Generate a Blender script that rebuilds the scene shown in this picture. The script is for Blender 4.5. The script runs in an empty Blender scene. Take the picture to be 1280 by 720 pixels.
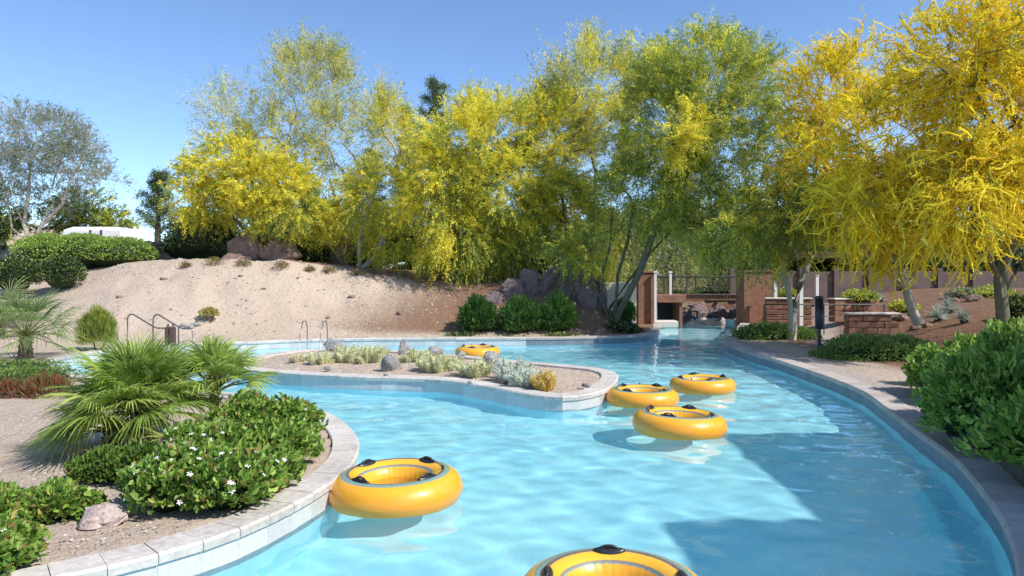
import bpy, math, random
import numpy as np
from mathutils import Vector
rng = np.random.default_rng(7); random.seed(7)
S = bpy.context.scene; COL = S.collection
R = math.radians

# ------------------------------------------------------------------ camera, sky, sun, exposure
CAMH = 2.2; FPX = 900.0; HOR = 345.0
cam = bpy.data.cameras.new('camera'); cam.sensor_width = 36; cam.lens = FPX/1280*36
cam.shift_y = -15/1280; cam.clip_end = 2000; cam.clip_start = 0.05
camo = bpy.data.objects.new('camera', cam); COL.objects.link(camo)
camo.location = (0, 0, CAMH); camo.rotation_euler = (R(90), 0, 0); S.camera = camo
SUN_EL = 46; SUN_AZ = -28            # azimuth: degrees from +x towards +y of the direction TO the sun
W = bpy.data.worlds.new('World'); S.world = W; W.use_nodes = True
nt = W.node_tree; nt.nodes.clear()
sky = nt.nodes.new('ShaderNodeTexSky'); sky.sky_type = 'NISHITA'; sky.sun_disc = False
sky.sun_elevation = R(SUN_EL); sky.sun_rotation = R(90 - SUN_AZ)
sky.altitude = 2200; sky.air_density = 1.05; sky.dust_density = 0.05; sky.ozone_density = 5.0
bg = nt.nodes.new('ShaderNodeBackground'); bg.inputs[1].default_value = 0.14
wo = nt.nodes.new('ShaderNodeOutputWorld')
nt.links.new(sky.outputs[0], bg.inputs[0]); nt.links.new(bg.outputs[0], wo.inputs[0])
sl = bpy.data.lights.new('sun', 'SUN'); sl.energy = 3.7; sl.angle = R(0.53); sl.color = (1, .965, .90)
so = bpy.data.objects.new('sun', sl); COL.objects.link(so)
sd = Vector((math.cos(R(SUN_AZ))*math.cos(R(SUN_EL)), math.sin(R(SUN_AZ))*math.cos(R(SUN_EL)), math.sin(R(SUN_EL))))
so.rotation_euler = sd.to_track_quat('Z', 'Y').to_euler(); so.location = (20, -5, 25)
vs = S.view_settings; vs.view_transform = 'Standard'; vs.look = 'None'; vs.exposure = 0.63; vs.gamma = 1
S.render.engine = 'CYCLES'; cy = S.cycles
cy.max_bounces = 12; cy.diffuse_bounces = 6; cy.glossy_bounces = 6; cy.transmission_bounces = 10; cy.transparent_max_bounces = 10
cy.caustics_reflective = True; cy.caustics_refractive = True

# ------------------------------------------------------------------ helpers
def at(px, py, Y):   return ((px-640)/FPX*Y, Y, CAMH-(py-HOR)/FPX*Y)
def gp(px, py, z=0): Y = FPX*(CAMH-z)/(py-HOR); return ((px-640)/FPX*Y, Y)
def sm(t): t = np.clip(t, 0, 1); return t*t*(3-2*t)
def nrm(v): return v/np.maximum(np.linalg.norm(v, axis=-1, keepdims=True), 1e-9)
def wav(x, y, seed, n=8, f0=.3, f1=3.0):
    r = np.random.default_rng(seed); o = np.zeros(np.shape(x))
    for i in range(n):
        f = f0*(f1/f0)**(i/(n-1)); a = r.uniform(0, 2*math.pi); p = r.uniform(0, 6.28)
        o = o + np.sin((np.cos(a)*x+np.sin(a)*y)*f*6.28+p+1.3*np.sin(y*f*3+p))/(f/f0)**.8
    return o/2

def mesh(name, V, F, mat=None, tint=None, smooth=False):
    """V (n,3); F list of int arrays, each (m,k)"""
    V = np.asarray(V, dtype=np.float32)
    if not isinstance(F, (list, tuple)): F = [F]
    F = [np.asarray(f, dtype=np.int32) for f in F if len(f)]
    me = bpy.data.meshes.new(name); me.vertices.add(len(V)); me.vertices.foreach_set('co', V.ravel())
    L = np.concatenate([f.ravel() for f in F]); tot = np.concatenate([np.full(len(f), f.shape[1], np.int32) for f in F])
    st = np.concatenate([[0], np.cumsum(tot)[:-1]]).astype(np.int32)
    me.loops.add(len(L)); me.loops.foreach_set('vertex_index', L)
    me.polygons.add(len(tot)); me.polygons.foreach_set('loop_start', st); me.polygons.foreach_set('loop_total', tot)
    me.polygons.foreach_set('use_smooth', np.full(len(tot), smooth, bool))
    me.update(calc_edges=True)
    if tint is not None:
        a = me.color_attributes.new('tint', 'FLOAT_COLOR', 'POINT')
        c = np.ones((len(V), 4), np.float32); c[:, :3] = tint; a.data.foreach_set('color', c.ravel())
    if mat: me.materials.append(mat)
    return me
def ob(name, me, parent=None, loc=None):
    o = bpy.data.objects.new(name, me); COL.objects.link(o)
    if parent: o.parent = parent
    if loc is not None: o.location = loc
    return o
def thing(name, label, cat, loc, group=None, me=None, rz=0):
    o = bpy.data.objects.new(name, me); COL.objects.link(o); o.location = loc; o.rotation_euler[2] = rz
    o['label'] = label; o['category'] = cat
    if group: o['group'] = group
    return o
def struct(o, lab=None):
    o['kind'] = 'structure'
    if lab: o['label'] = lab
    return o
class MB:
    """collects primitive shapes in one mesh"""
    def __init__(s): s.V = []; s.F = {}; s.n = 0
    def add(s, V, F):
        V = np.asarray(V, float); s.V.append(V)
        for f in (F if isinstance(F, (list, tuple)) and isinstance(F[0], np.ndarray) else [np.asarray(F)]):
            f = np.asarray(f); s.F.setdefault(f.shape[1], []).append(f+s.n)
        s.n += len(V)
    def box(s, c, d, rz=0, bev=0.0):
        x, y, z = d[0]/2, d[1]/2, d[2]/2; b = min(bev, x*.9, y*.9, z*.9)
        if b <= 0:
            v = np.array([[sx*x, sy*y, sz*z] for sz in (-1, 1) for sy in (-1, 1) for sx in (-1, 1)])
            f = np.array([[0,2,3,1],[4,5,7,6],[0,1,5,4],[2,6,7,3],[0,4,6,2],[1,3,7,5]])
        else:
            prof = [(-z, b), (-z+b, 0), (z-b, 0), (z, b)]; v = []
            for zz, i in prof: v += [[sx*(x-i), sy*(y-i), zz] for sx, sy in ((-1,-1),(1,-1),(1,1),(-1,1))]
            v = np.array(v, float); f = [[3,2,1,0],[12,13,14,15]]
            for k in range(3):
                for j in range(4): a = k*4+j; b2 = k*4+(j+1) % 4; f.append([a, b2, b2+4, a+4])
            f = np.array(f)
        ca, sa = math.cos(rz), math.sin(rz)
        v = np.stack([v[:,0]*ca-v[:,1]*sa, v[:,0]*sa+v[:,1]*ca, v[:,2]], 1)+np.array(c)
        s.add(v, f)
    def tube(s, P, r, n=8, cap=True):
        V, F = tubeVF(np.array(P, float), r, n)
        s.add(V, F)
    def build(s, name, mat, smooth=False, tint=None):
        return mesh(name, np.concatenate(s.V), [np.concatenate(f) for f in s.F.values()], mat, tint, smooth)
def tubeVF(P, r, n=8, cap=True):
    m = len(P); r = np.broadcast_to(r, (m,))
    T = np.gradient(P, axis=0); T = nrm(T)
    ref = np.array([0, 0, 1.]) if abs(T[:, 2]).mean() < .7 else np.array([1., 0, 0])
    A = nrm(np.cross(T, ref)); B = np.cross(T, A); a = np.arange(n)/n*2*math.pi
    V = P[:, None]+r[:, None, None]*(A[:, None]*np.cos(a)[None, :, None]+B[:, None]*np.sin(a)[None, :, None])
    V = V.reshape(-1, 3); i = np.arange(m-1)[:, None]*n; j = np.arange(n)[None]; k = (j+1) % n
    F = np.stack([i+j, i+k, i+n+k, i+n+j], -1).reshape(-1, 4)
    Fs = [F]
    if cap: Fs += [np.arange(n)[None], (np.arange(n)[::-1]+(m-1)*n)[None]]
    return V, Fs

# ------------------------------------------------------------------ materials
def newmat(name):
    m = bpy.data.materials.new(name); m.use_nodes = True; t = m.node_tree
    return m, t, t.nodes['Principled BSDF'], t.nodes['Material Output']
def N(t, typ, **kw):
    n = t.nodes.new(typ)
    for k, v in kw.items():
        if k in n.inputs.keys(): n.inputs[k].default_value = v
        else: setattr(n, k, v)
    return n
def ramp(t, fac, stops):
    r = t.nodes.new('ShaderNodeValToRGB'); e = r.color_ramp.elements
    while len(e) < len(stops): e.new(.5)
    for i, (p, c) in enumerate(stops): e[i].position = p; e[i].color = (*c, 1) if len(c) == 3 else c
    t.links.new(fac, r.inputs[0]); return r.outputs[0]
def noise(t, scale, detail=6, rough=.6, coord='Object', vec=None, dist=0, stretch=None):
    n = N(t, 'ShaderNodeTexNoise', Scale=scale, Detail=detail, Roughness=rough, Distortion=dist)
    if vec is None:
        tc = t.nodes.new('ShaderNodeTexCoord'); vec = tc.outputs[coord]
    if stretch:
        mp = t.nodes.new('ShaderNodeMapping'); mp.inputs['Scale'].default_value = stretch; t.links.new(vec, mp.inputs[0]); vec = mp.outputs[0]
    t.links.new(vec, n.inputs[0]); return n.outputs['Fac']
def mixc(t, fac, a, b, mode='MIX'):
    m = t.nodes.new('ShaderNodeMix'); m.data_type = 'RGBA'; m.blend_type = mode
    for s, v in ((0, fac), (6, a), (7, b)):
        if hasattr(v, 'type'): t.links.new(v, m.inputs[s])
        else: m.inputs[s].default_value = v if s == 0 else (*v, 1)
    return m.outputs[2]
def bump(t, p, h, strength, dist=.02, prev=None):
    b = N(t, 'ShaderNodeBump', Strength=strength, Distance=dist); t.links.new(h, b.inputs['Height'])
    if prev is not None: t.links.new(prev, b.inputs['Normal'])
    t.links.new(b.outputs[0], p.inputs['Normal']); return b.outputs[0]
def simple(name, c1, c2, scale=5, rough=.7, bs=.3, bd=.01, coord='Object', metal=0, obj_rand=0.0, fine=None):
    m, t, p, o = newmat(name)
    f = noise(t, scale, coord=coord); col = ramp(t, f, [(.3, c1), (.7, c2)])
    if fine:
        f2 = noise(t, fine, 3, coord=coord); col = mixc(t, .35, col, ramp(t, f2, [(.3, tuple(x*.6 for x in c1)), (.7, tuple(min(1, x*1.3) for x in c2))]))
    if obj_rand:
        oi = t.nodes.new('ShaderNodeObjectInfo')
        v = ramp(t, oi.outputs['Random'], [(0, (1-obj_rand,)*3), (1, (1, 1, 1))]); col = mixc(t, 1.0, col, v, 'MULTIPLY')
    t.links.new(col, p.inputs['Base Color']); p.inputs['Roughness'].default_value = rough; p.inputs['Metallic'].default_value = metal
    if bs: bump(t, p, noise(t, (fine or scale*4), 4, coord=coord), bs, bd)
    return m
def leafmat(name, trans=.35, rough=.5, spec=.3):
    m, t, p, o = newmat(name)
    a = N(t, 'ShaderNodeVertexColor', layer_name='tint')
    t.links.new(a.outputs[0], p.inputs['Base Color']); p.inputs['Roughness'].default_value = rough
    p.inputs['Specular IOR Level'].default_value = spec
    tr = t.nodes.new('ShaderNodeBsdfTranslucent'); t.links.new(a.outputs[0], tr.inputs[0])
    mx = t.nodes.new('ShaderNodeMixShader'); mx.inputs[0].default_value = trans
    t.links.new(p.outputs[0], mx.inputs[1]); t.links.new(tr.outputs[0], mx.inputs[2]); t.links.new(mx.outputs[0], o.inputs[0])
    return m
def tintmat(name, rough=.8, scale=30, bs=.4, bd=.01):
    m, t, p, o = newmat(name)
    a = N(t, 'ShaderNodeVertexColor', layer_name='tint'); f = noise(t, scale)
    c = mixc(t, 1.0, a.outputs[0], ramp(t, f, [(.25, (.7, .7, .7)), (.75, (1, 1, 1))]), 'MULTIPLY')
    t.links.new(c, p.inputs['Base Color']); p.inputs['Roughness'].default_value = rough
    bump(t, p, f, bs, bd); return m
M = {}
M['petal'] = leafmat('blossom_and_leaf', .5, .6, .15)
M['leaf'] = leafmat('green_leaf', .38, .42, .35)
M['frond'] = leafmat('palm_leaf', .4, .4, .4)
M['bark'] = simple('grey_green_bark', (.07, .075, .04), (.19, .19, .11), 6, .85, .5, .02, fine=40)
M['palebark'] = simple('pale_bark', (.33, .29, .22), (.52, .48, .40), 5, .85, .4, .02, fine=35)
M['darkbark'] = simple('dark_bark', (.05, .04, .03), (.12, .09, .06), 6, .9, .5, .02, fine=40)
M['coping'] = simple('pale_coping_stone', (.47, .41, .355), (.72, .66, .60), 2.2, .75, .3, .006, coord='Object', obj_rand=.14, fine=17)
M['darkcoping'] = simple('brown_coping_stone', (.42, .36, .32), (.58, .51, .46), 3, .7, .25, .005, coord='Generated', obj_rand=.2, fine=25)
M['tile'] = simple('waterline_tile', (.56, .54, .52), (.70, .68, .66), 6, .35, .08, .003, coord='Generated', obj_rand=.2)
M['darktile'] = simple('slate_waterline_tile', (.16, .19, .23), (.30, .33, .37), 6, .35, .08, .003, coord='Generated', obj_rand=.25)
M['rock'] = simple('reddish_rock', (.15, .085, .07), (.38, .26, .21), 3, .9, .7, .03, fine=18, obj_rand=.25)
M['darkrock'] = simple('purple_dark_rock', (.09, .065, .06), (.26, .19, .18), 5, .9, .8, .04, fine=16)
M['greyrock'] = simple('grey_rock', (.20, .20, .19), (.42, .41, .38), 4, .9, .7, .02, fine=22, obj_rand=.3)
M['pinkrock'] = simple('pale_pink_rock', (.33, .24, .21), (.58, .48, .43), 9, .9, .7, .02, fine=40)
M['steel'] = simple('brushed_steel', (.20, .17, .15), (.30, .26, .23), 8, .35, .05, .002, metal=.8)
M['black'] = simple('black_plastic', (.012, .012, .016), (.03, .03, .035), 20, .35, .1, .002)
M['white'] = simple('white_paint', (.72, .70, .67), (.82, .80, .78), 3, .6, .1, .005)
M['stucco'] = simple('tan_stucco', (.46, .36, .29), (.58, .47, .39), 2, .9, .3, .01, fine=60)
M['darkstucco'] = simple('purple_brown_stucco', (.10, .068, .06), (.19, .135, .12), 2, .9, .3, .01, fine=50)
M['palestucco'] = simple('pale_stucco', (.58, .52, .46), (.70, .64, .58), 2, .9, .3, .01, fine=60)
M['darkwood'] = simple('dark_wood', (.05, .03, .025), (.11, .07, .05), 5, .8, .3, .01, fine=30)
M['block'] = simple('red_block', (.22, .095, .06), (.38, .20, .13), 5, .9, .5, .01, fine=40, obj_rand=.35)
M['rail'] = simple('dark_metal', (.03, .03, .035), (.07, .065, .06), 10, .5, .1, .003)
M['glass'] = simple('window_glass', (.03, .04, .05), (.05, .06, .07), 2, .08, 0)
M['spine'] = leafmat('cactus_spine', .1, .7, .1)
M['brown'] = simple('brown_cushion', (.07, .03, .025), (.12, .06, .05), 8, .8, .2, .01)

def brickmat():
    m, t, p, o = newmat('red_brick')
    tc = t.nodes.new('ShaderNodeTexCoord'); sp = t.nodes.new('ShaderNodeSeparateXYZ'); t.links.new(tc.outputs['Object'], sp.inputs[0])
    ad = N(t, 'ShaderNodeMath', operation='ADD'); t.links.new(sp.outputs[0], ad.inputs[0]); t.links.new(sp.outputs[1], ad.inputs[1])
    cb = t.nodes.new('ShaderNodeCombineXYZ'); t.links.new(ad.outputs[0], cb.inputs[0]); t.links.new(sp.outputs[2], cb.inputs[1])
    b = N(t, 'ShaderNodeTexBrick', Scale=1.0); b.inputs['Brick Width'].default_value = .22; b.inputs['Row Height'].default_value = .075
    b.inputs['Mortar Size'].default_value = .008; b.inputs['Color1'].default_value = (.28, .10, .055, 1); b.inputs['Color2'].default_value = (.22, .08, .05, 1)
    b.inputs['Mortar'].default_value = (.33, .27, .22, 1); t.links.new(cb.outputs[0], b.inputs[0])
    c = mixc(t, .5, b.outputs[0], ramp(t, noise(t, 4), [(.3, (.14, .05, .03)), (.7, (.40, .19, .10))]))
    t.links.new(c, p.inputs['Base Color']); p.inputs['Roughness'].default_value = .9
    bump(t, p, b.outputs['Fac'], -.5, .01); return m
M['brick'] = brickmat()

def groundmat():
    m, t, p, o = newmat('desert_ground')
    a = N(t, 'ShaderNodeVertexColor', layer_name='tint'); s = t.nodes.new('ShaderNodeSeparateColor'); t.links.new(a.outputs[0], s.inputs[0])
    n1 = noise(t, .55, 8, .62); n2 = noise(t, 7, 6, .7); n3 = noise(t, 55, 3, .7)
    sand = ramp(t, n1, [(.28, (.45, .325, .22)), (.5, (.58, .44, .315)), (.72, (.66, .525, .39))])
    sand = mixc(t, .45, sand, ramp(t, n2, [(.3, (.38, .27, .19)), (.68, (.70, .58, .46))]))
    sand = mixc(t, .30, sand, ramp(t, n3, [(.32, (.25, .18, .14)), (.5, (.58, .48, .40)), (.72, (.86, .78, .70))]))
    mulch_shade = ramp(t, n2, [(.3, (.11, .06, .04)), (.55, (.27, .155, .10)), (.75, (.44, .30, .20))])  # brown of the mulch, also the painted tree shade on the mound
    mulch_shade = mixc(t, .4, mulch_shade, ramp(t, n3, [(.35, (.06, .03, .02)), (.7, (.45, .27, .16))]))
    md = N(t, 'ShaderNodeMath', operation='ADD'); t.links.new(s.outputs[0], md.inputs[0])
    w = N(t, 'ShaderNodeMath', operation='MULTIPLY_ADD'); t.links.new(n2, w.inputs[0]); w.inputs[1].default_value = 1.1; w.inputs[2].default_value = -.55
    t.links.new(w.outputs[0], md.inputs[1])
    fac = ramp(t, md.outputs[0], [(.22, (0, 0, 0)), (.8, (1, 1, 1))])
    c = mixc(t, fac, sand, mulch_shade)
    c = mixc(t, s.outputs[1], c, (.50, .42, .37))   # paved / compacted path
    t.links.new(c, p.inputs['Base Color']); p.inputs['Roughness'].default_value = .95; p.inputs['Specular IOR Level'].default_value = .1
    b1 = bump(t, p, n2, .9, .11); bump(t, p, n3, .6, .014, b1); return m
M['ground'] = groundmat()

def poolmat():
    m, t, p, o = newmat('pool_plaster')
    c = ramp(t, noise(t, .5, 5, .6), [(.3, (.37, .76, .85)), (.7, (.45, .81, .88))])
    c = mixc(t, .35, c, ramp(t, noise(t, 4, 4, .6, dist=1.5), [(.35, (.37, .76, .85)), (.65, (.56, .86, .91))]))
    t.links.new(c, p.inputs['Base Color']); p.inputs['Roughness'].default_value = .7; return m
M['pool'] = poolmat()

def watermat():
    m, t, p, o = newmat('pool_water')
    p.inputs['Base Color'].default_value = (.86, .98, 1, 1); p.inputs['Roughness'].default_value = 0
    p.inputs['IOR'].default_value = 1.33; p.inputs['Transmission Weight'].default_value = 1
    return m
M['water'] = watermat()

# ------------------------------------------------------------------ pool outline
def catmull(P, closed=True, step=.3):
    P = np.array(P, float); n = len(P); out = []
    for i in range(n if closed else n-1):
        p0, p1, p2, p3 = P[(i-1) % n], P[i], P[(i+1) % n], P[(i+2) % n]
        for t in np.linspace(0, 1, 24, endpoint=False):
            out.append(.5*((2*p1)+(-p0+p2)*t+(2*p0-5*p1+4*p2-p3)*t*t+(-p0+3*p1-3*p2+p3)*t**3))
    out = np.array(out+[out[0]]); d = np.r_[0, np.cumsum(np.linalg.norm(np.diff(out, axis=0), axis=1))]
    k = int(round(d[-1]/step)); s = np.linspace(0, d[-1], k, endpoint=False)
    return np.stack([np.interp(s, d, out[:, 0]), np.interp(s, d, out[:, 1])], 1)
OUT = catmull([(-12,3.3),(-9,3.4),(-6,3.6),(-4,4.1),(-3.0,4.7),(-2.36,5.28),(-2.0,5.95),(-1.76,6.85),(-1.72,7.76),(-1.93,8.8),(-2.4,9.9),
  (-2.95,10.7),(-3.8,11.4),(-5,12.2),(-6.5,13.1),(-8.4,14.2),(-9.6,15.0),(-10.5,16.2),(-10.9,17.5),(-10.8,19.0),(-10.2,20.2),(-9.2,20.9),(-8,21.4),
  (-6.5,22.2),(-5,22.6),(-3,22.8),(-1,22.9),(1,23.0),(3,23.4),(4.2,24),(5,25.3),(5.6,27.3),(6.1,30),(6.3,32.5),(6.45,33.7),(7.1,34.4),(8.3,34.6),(9.6,34.4),(10.25,33.7),
  (10.2,33),(9.7,30.5),(8.9,28.3),(7.9,25.6),(7.0,23.3),(6.4,21.6),(6.2,20),(6.17,18.5),(6.24,16.4),(6.1,12.86),(5.63,10.8),(5.17,9.12),(4.86,7.92),
  (4.35,6.6),(3.85,5.53),(3.2,4.5),(2.3,3.4),(1.1,2.6),(-.6,2.1),(-3,1.8),(-6,1.4),(-9,1.2),(-12,1.2)], step=.32)
ISL = catmull([(-6.15,16.2),(-5.6,15.2),(-4.3,14.55),(-2.98,14.1),(-1.37,13.7),(-.28,12.7),(.26,12.05),(.85,11.75),(1.35,12.1),(1.75,12.9),(2.08,14.4),
  (1.85,15.3),(1.2,15.9),(.28,16.6),(-2.06,18.4),(-4,19.4),(-5.4,19.4),(-6.2,18)], step=.3)[::-1]
def inpoly(P, x, y):
    ins = np.zeros(np.shape(x), bool); n = len(P)
    for i in range(n):
        x1, y1 = P[i]; x2, y2 = P[(i+1) % n]
        if y1 == y2: continue
        c = ((y1 > y) != (y2 > y)) & (x < (x2-x1)*(y-y1)/(y2-y1)+x1); ins ^= c
    return ins
def pdist(P, x, y):
    d = np.full(np.shape(x), 1e9); Q = np.roll(P, -1, 0)
    for a, b in zip(P, Q):
        ab = b-a; t = np.clip(((x-a[0])*ab[0]+(y-a[1])*ab[1])/(ab@ab), 0, 1)
        d = np.minimum(d, (x-a[0]-t*ab[0])**2+(y-a[1]-t*ab[1])**2)
    return np.sqrt(d)

# ------------------------------------------------------------------ terrain
def gz(x, y):
    x = np.asarray(x, float); y = np.asarray(y, float)
    yf = np.interp(x, [-14, -11.2, -9.8, -8, -6.5, -5, -1, 1, 3, 4.2, 5], [19.6, 20.6, 21.2, 21.8, 22.5, 22.9, 23.2, 23.3, 23.7, 24.3, 26])
    cr = np.interp(x, [-40, -18, -11, -8, -3.5, 0, 2.6, 4.2, 5], [2.5, 2.7, 2.85, 2.72, 2.2, 1.98, 1.9, .45, .2])
    w = np.interp(x, [-18, -11, -6, -2, 0, 3, 5], [11.5, 6.8, 6, 5, 3.6, 2.4, 3])
    s = y-yf-.45
    hill = (cr-.22)*sm(s/w)+.05*np.clip(s-w, 0, 1)*0
    hill = hill*(1+.0*x)
    h = .22+hill
    h = h+sm(s/3)*np.where(x < 4.5, 1, 0)*(.06*wav(x, y, 3, f0=.12, f1=1.2)+.045*wav(x+.5*y, y*.4, 4, f0=.5, f1=3)*sm((y-21)/2))
    # right side rise, raised garden beds
    r = .95*sm((x-9.2-(y-17)*.12)/5)*sm((y-12)/6)+.5*sm((x-14)/6)*sm((y-14)/6)
    r = r*np.where(x > 4.5, 1, 0)
    back = .85*sm((y-31)/5)*np.where(x > 4.2, 1, 0)
    h = h+np.maximum(r, back)
    h = h+4.0*np.exp(-((x+40)/12)**2-((y-54)/9)**2)
    h = h+.012*wav(x, y, 9, f0=.5, f1=3)*sm((y-2)/2)
    return h
def g1(x, y): return float(gz(np.array([x]), np.array([y]))[0])
def on(px, py):
    """ground point seen at a pixel of the plan, by marching along the ray"""
    dx = (px-640)/FPX; dz = -(py-HOR)/FPX; Y = np.arange(3, 120, .05)
    h = gz(dx*Y, Y); k = np.argmax(CAMH+dz*Y < h); Y = Y[k]
    return (dx*Y, Y, float(h[k]))
gx = np.r_[-400, -200, -120, -80, -60, np.arange(-45, -14, 1.0), np.arange(-14, 12.01, .15), np.arange(12.5, 24, .5), np.arange(25, 50, 1.5), 60, 90, 150, 250, 400]
gy = np.r_[-200, -80, -30, -10, np.arange(-4, 1, .5), np.arange(1, 36, .15), np.arange(36.3, 46, .4), np.arange(46.5, 75, 1.2), 80, 95, 120, 160, 250, 400, 900]
X, Y = np.meshgrid(gx, gy); Z = gz(X, Y)
inO = inpoly(OUT, X, Y); inI = inpoly(ISL, X, Y)
near = (X > -14) & (X < 13) & (Y < 47)
dO = np.full(X.shape, 9.0); dO[near] = pdist(OUT, X[near], Y[near]); dI = np.full(X.shape, 9.0); dI[near] = pdist(ISL, X[near], Y[near])
edge = np.minimum(dO, dI)
wet = (inO & ~inI) | (edge < .16)
flat = sm((edge-.4)/.8); Z = np.where(edge < 1.4, (.215)*(1-flat)+Z*flat, Z)
Z = np.where(inI, .2+.05*wav(X, Y, 5, f0=.2, f1=1)*sm((dI-.4)/1.0)+.12*sm((dI-.4)/1.6), Z)
Z = np.where(wet, -1.4, Z)
# colour mask: red channel = mulch and painted tree shade on the mound, green = paving
mulch_shade = .15+.0*X
mulch_shade = np.maximum(mulch_shade, .95*sm((X-7.2)/2)*sm((Y-7)/2))
mulch_shade = np.maximum(mulch_shade, .85*sm((Y-27.6+.3*(X+8))/2.2)*np.where(X < 4.5, 1, 0)*sm((X+14)/4))
mulch_shade = np.maximum(mulch_shade, .80*sm((X+8.5+.8*(26-Y))/7)*sm((Y-23.4)/1.2)*np.where(X < 6, 1, 0))  # brown over the mound's right half is tree shade put into the colour
mulch_shade = np.where(inI, .1, mulch_shade); mulch_shade = np.where((X < 0) & (Y < 19), .12, mulch_shade)
pav = np.zeros(X.shape)
pav = np.maximum(pav, sm((1.1-dO)/.4)*np.where((X > 4) & (Y < 21), 1, 0)*np.where(Y > 8.5, 1, 0))
pav = np.maximum(pav, .9*sm(1-np.abs(X-(9.6+.42*(Y-22)))/.9)*sm((Y-20)/1.0)*sm((40-Y)/3)*np.where(X > 7, 1, 0))
ny, nx = X.shape; idx = np.arange(nx*ny).reshape(ny, nx)
Fq = np.stack([idx[:-1, :-1], idx[:-1, 1:], idx[1:, 1:], idx[1:, :-1]], -1).reshape(-1, 4)
tin = np.stack([mulch_shade, pav, 0*mulch_shade], -1).reshape(-1, 3)
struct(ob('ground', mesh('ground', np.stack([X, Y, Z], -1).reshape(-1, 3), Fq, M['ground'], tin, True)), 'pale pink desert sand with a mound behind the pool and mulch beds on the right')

# pool floor, walls, water
FL = -.72
xs = np.arange(-13, 12, .5); ys = np.arange(0, 46, .5); A, B = np.meshgrid(xs, ys)
ix = np.arange(A.size).reshape(A.shape)
Fq = np.stack([ix[:-1, :-1], ix[:-1, 1:], ix[1:, 1:], ix[1:, :-1]], -1).reshape(-1, 4)
fl = FL+.0*A+.32*sm((-4-A)/5)*sm((B-14)/3)
struct(ob('pool_floor', mesh('pool_floor', np.stack([A, B, fl], -1).reshape(-1, 3), Fq, M['pool'], smooth=True)), 'pale turquoise plaster floor of the winding pool')
def wall(name, P, out=.006):
    n = len(P); T = nrm(np.roll(P, -1, 0)-np.roll(P, 1, 0)); Nn = np.stack([T[:, 1], -T[:, 0]], 1)
    Q = P+Nn*0
    V = np.concatenate([np.c_[Q, np.full(n, FL-.1)], np.c_[Q, np.full(n, .18)]]); i = np.arange(n); j = (i+1) % n
    return ob(name, mesh(name, V, np.stack([i, j, j+n, i+n], 1), M['pool'], smooth=True))
w1 = wall('pool_wall', OUT); struct(w1, 'turquoise plaster side of the pool basin'); w2 = wall('pool_wall', ISL); struct(w2, 'turquoise plaster side of the planted island')
wx = np.arange(-12.5, 11.2, .055); wy = np.r_[np.arange(.8, 17, .055), np.arange(17, 44.8, .12)]; A, B = np.meshgrid(wx, wy)
ix = np.arange(A.size).reshape(A.shape)
rr = np.random.default_rng(5); Hh = 0*A; fade = 1-.5*sm((B-14)/12)
for i in range(46):
    lam = .26*(1.5/.26)**rr.random(); a = rr.normal()*1.0+1.3; kx, ky = np.cos(a)*6.283/lam, np.sin(a)*6.283/lam
    Hh = Hh+lam*.0016*np.sin(kx*A+ky*B+rr.uniform(0, 6.28)+.8*np.sin(.9*A+.7*B+i)+.5*np.sin(2.1*A-1.3*B+2*i))
Hh = Hh*fade
Am = (A[:-1, :-1]+.03).ravel(); Bm = (B[:-1, :-1]+.03).ravel(); keep = inpoly(OUT, Am, Bm) | (pdist(OUT[::3], Am, Bm) < .4)
Fq = np.stack([ix[:-1, :-1], ix[:-1, 1:], ix[1:, 1:], ix[1:, :-1]], -1).reshape(-1, 4)[keep]
used = np.zeros(A.size, bool); used[Fq.ravel()] = True; remap = np.cumsum(used)-1
Vw = np.stack([A, B, Hh], -1).reshape(-1, 3)[used]
wob = ob('water', mesh('water', Vw, remap[Fq], M['water'], smooth=True)); struct(wob, 'clear rippled turquoise pool water')
# the renderer refracts sunlight through the ripples on to the pool floor
wob.cycles.is_caustics_caster = True; sl.cycles.is_caustics_light = True
for c in list(COL.objects):
    if c.name.startswith('pool_'): c.cycles.is_caustics_receiver = True

def coping(name, lab, P, i0, i1, mat, tmat, away, wdt=.27):
    """stones along samples i0..i1 of outline P; away = +1/-1 side of the land"""
    root = struct(ob(name, None), lab); n = len(P)
    T = nrm(np.roll(P, -1, 0)-np.roll(P, 1, 0)); Nn = np.stack([T[:, 1], -T[:, 0]], 1)*away
    k = i0
    while k != i1:
        a, b = k % n, (k+1) % n; pa, pb = P[a], P[b]; d = pb-pa; L = np.linalg.norm(d); u = d/L*.003
        dz = random.uniform(-.002, .0025); prof = [(-.035, .165), (-.04, .222), (-.02, .242), (wdt-.01, .242), (wdt, .232), (wdt, .13)]
        V = []
        for pt, nn, sg in ((pa, Nn[a], 1), (pb, Nn[b], -1)):
            for o_, z_ in prof: q = pt+nn*o_+u*sg; V.append([q[0], q[1], z_+dz])
        m = len(prof); F = [[j, (j+1) % m, m+(j+1) % m, m+j] for j in range(m)]
        me = mesh('coping_stone', V, [np.array(F), np.array([list(range(m))[::-1]]), np.array([list(range(m, 2*m))])], mat)
        ob('coping_stone', me, root)
        V = []
        for pt, nn, sg in ((pa, Nn[a], 1), (pb, Nn[b], -1)):
            for o_, z_ in ((-.012, -.12), (-.012, .163), (.0, .163), (.0, -.12)): q = pt+nn*o_+u*sg*.3; V.append([q[0], q[1], z_])
        F = [[j, (j+1) % 4, 4+(j+1) % 4, 4+j] for j in range(4)]+[[3, 2, 1, 0], [4, 5, 6, 7]]
        ob('waterline_tile', mesh('waterline_tile', V, np.array(F), tmat), root)
        k = (k+1) % n
    return root
def ni(P, x, y): return int(np.argmin((P[:, 0]-x)**2+(P[:, 1]-y)**2))
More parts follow.
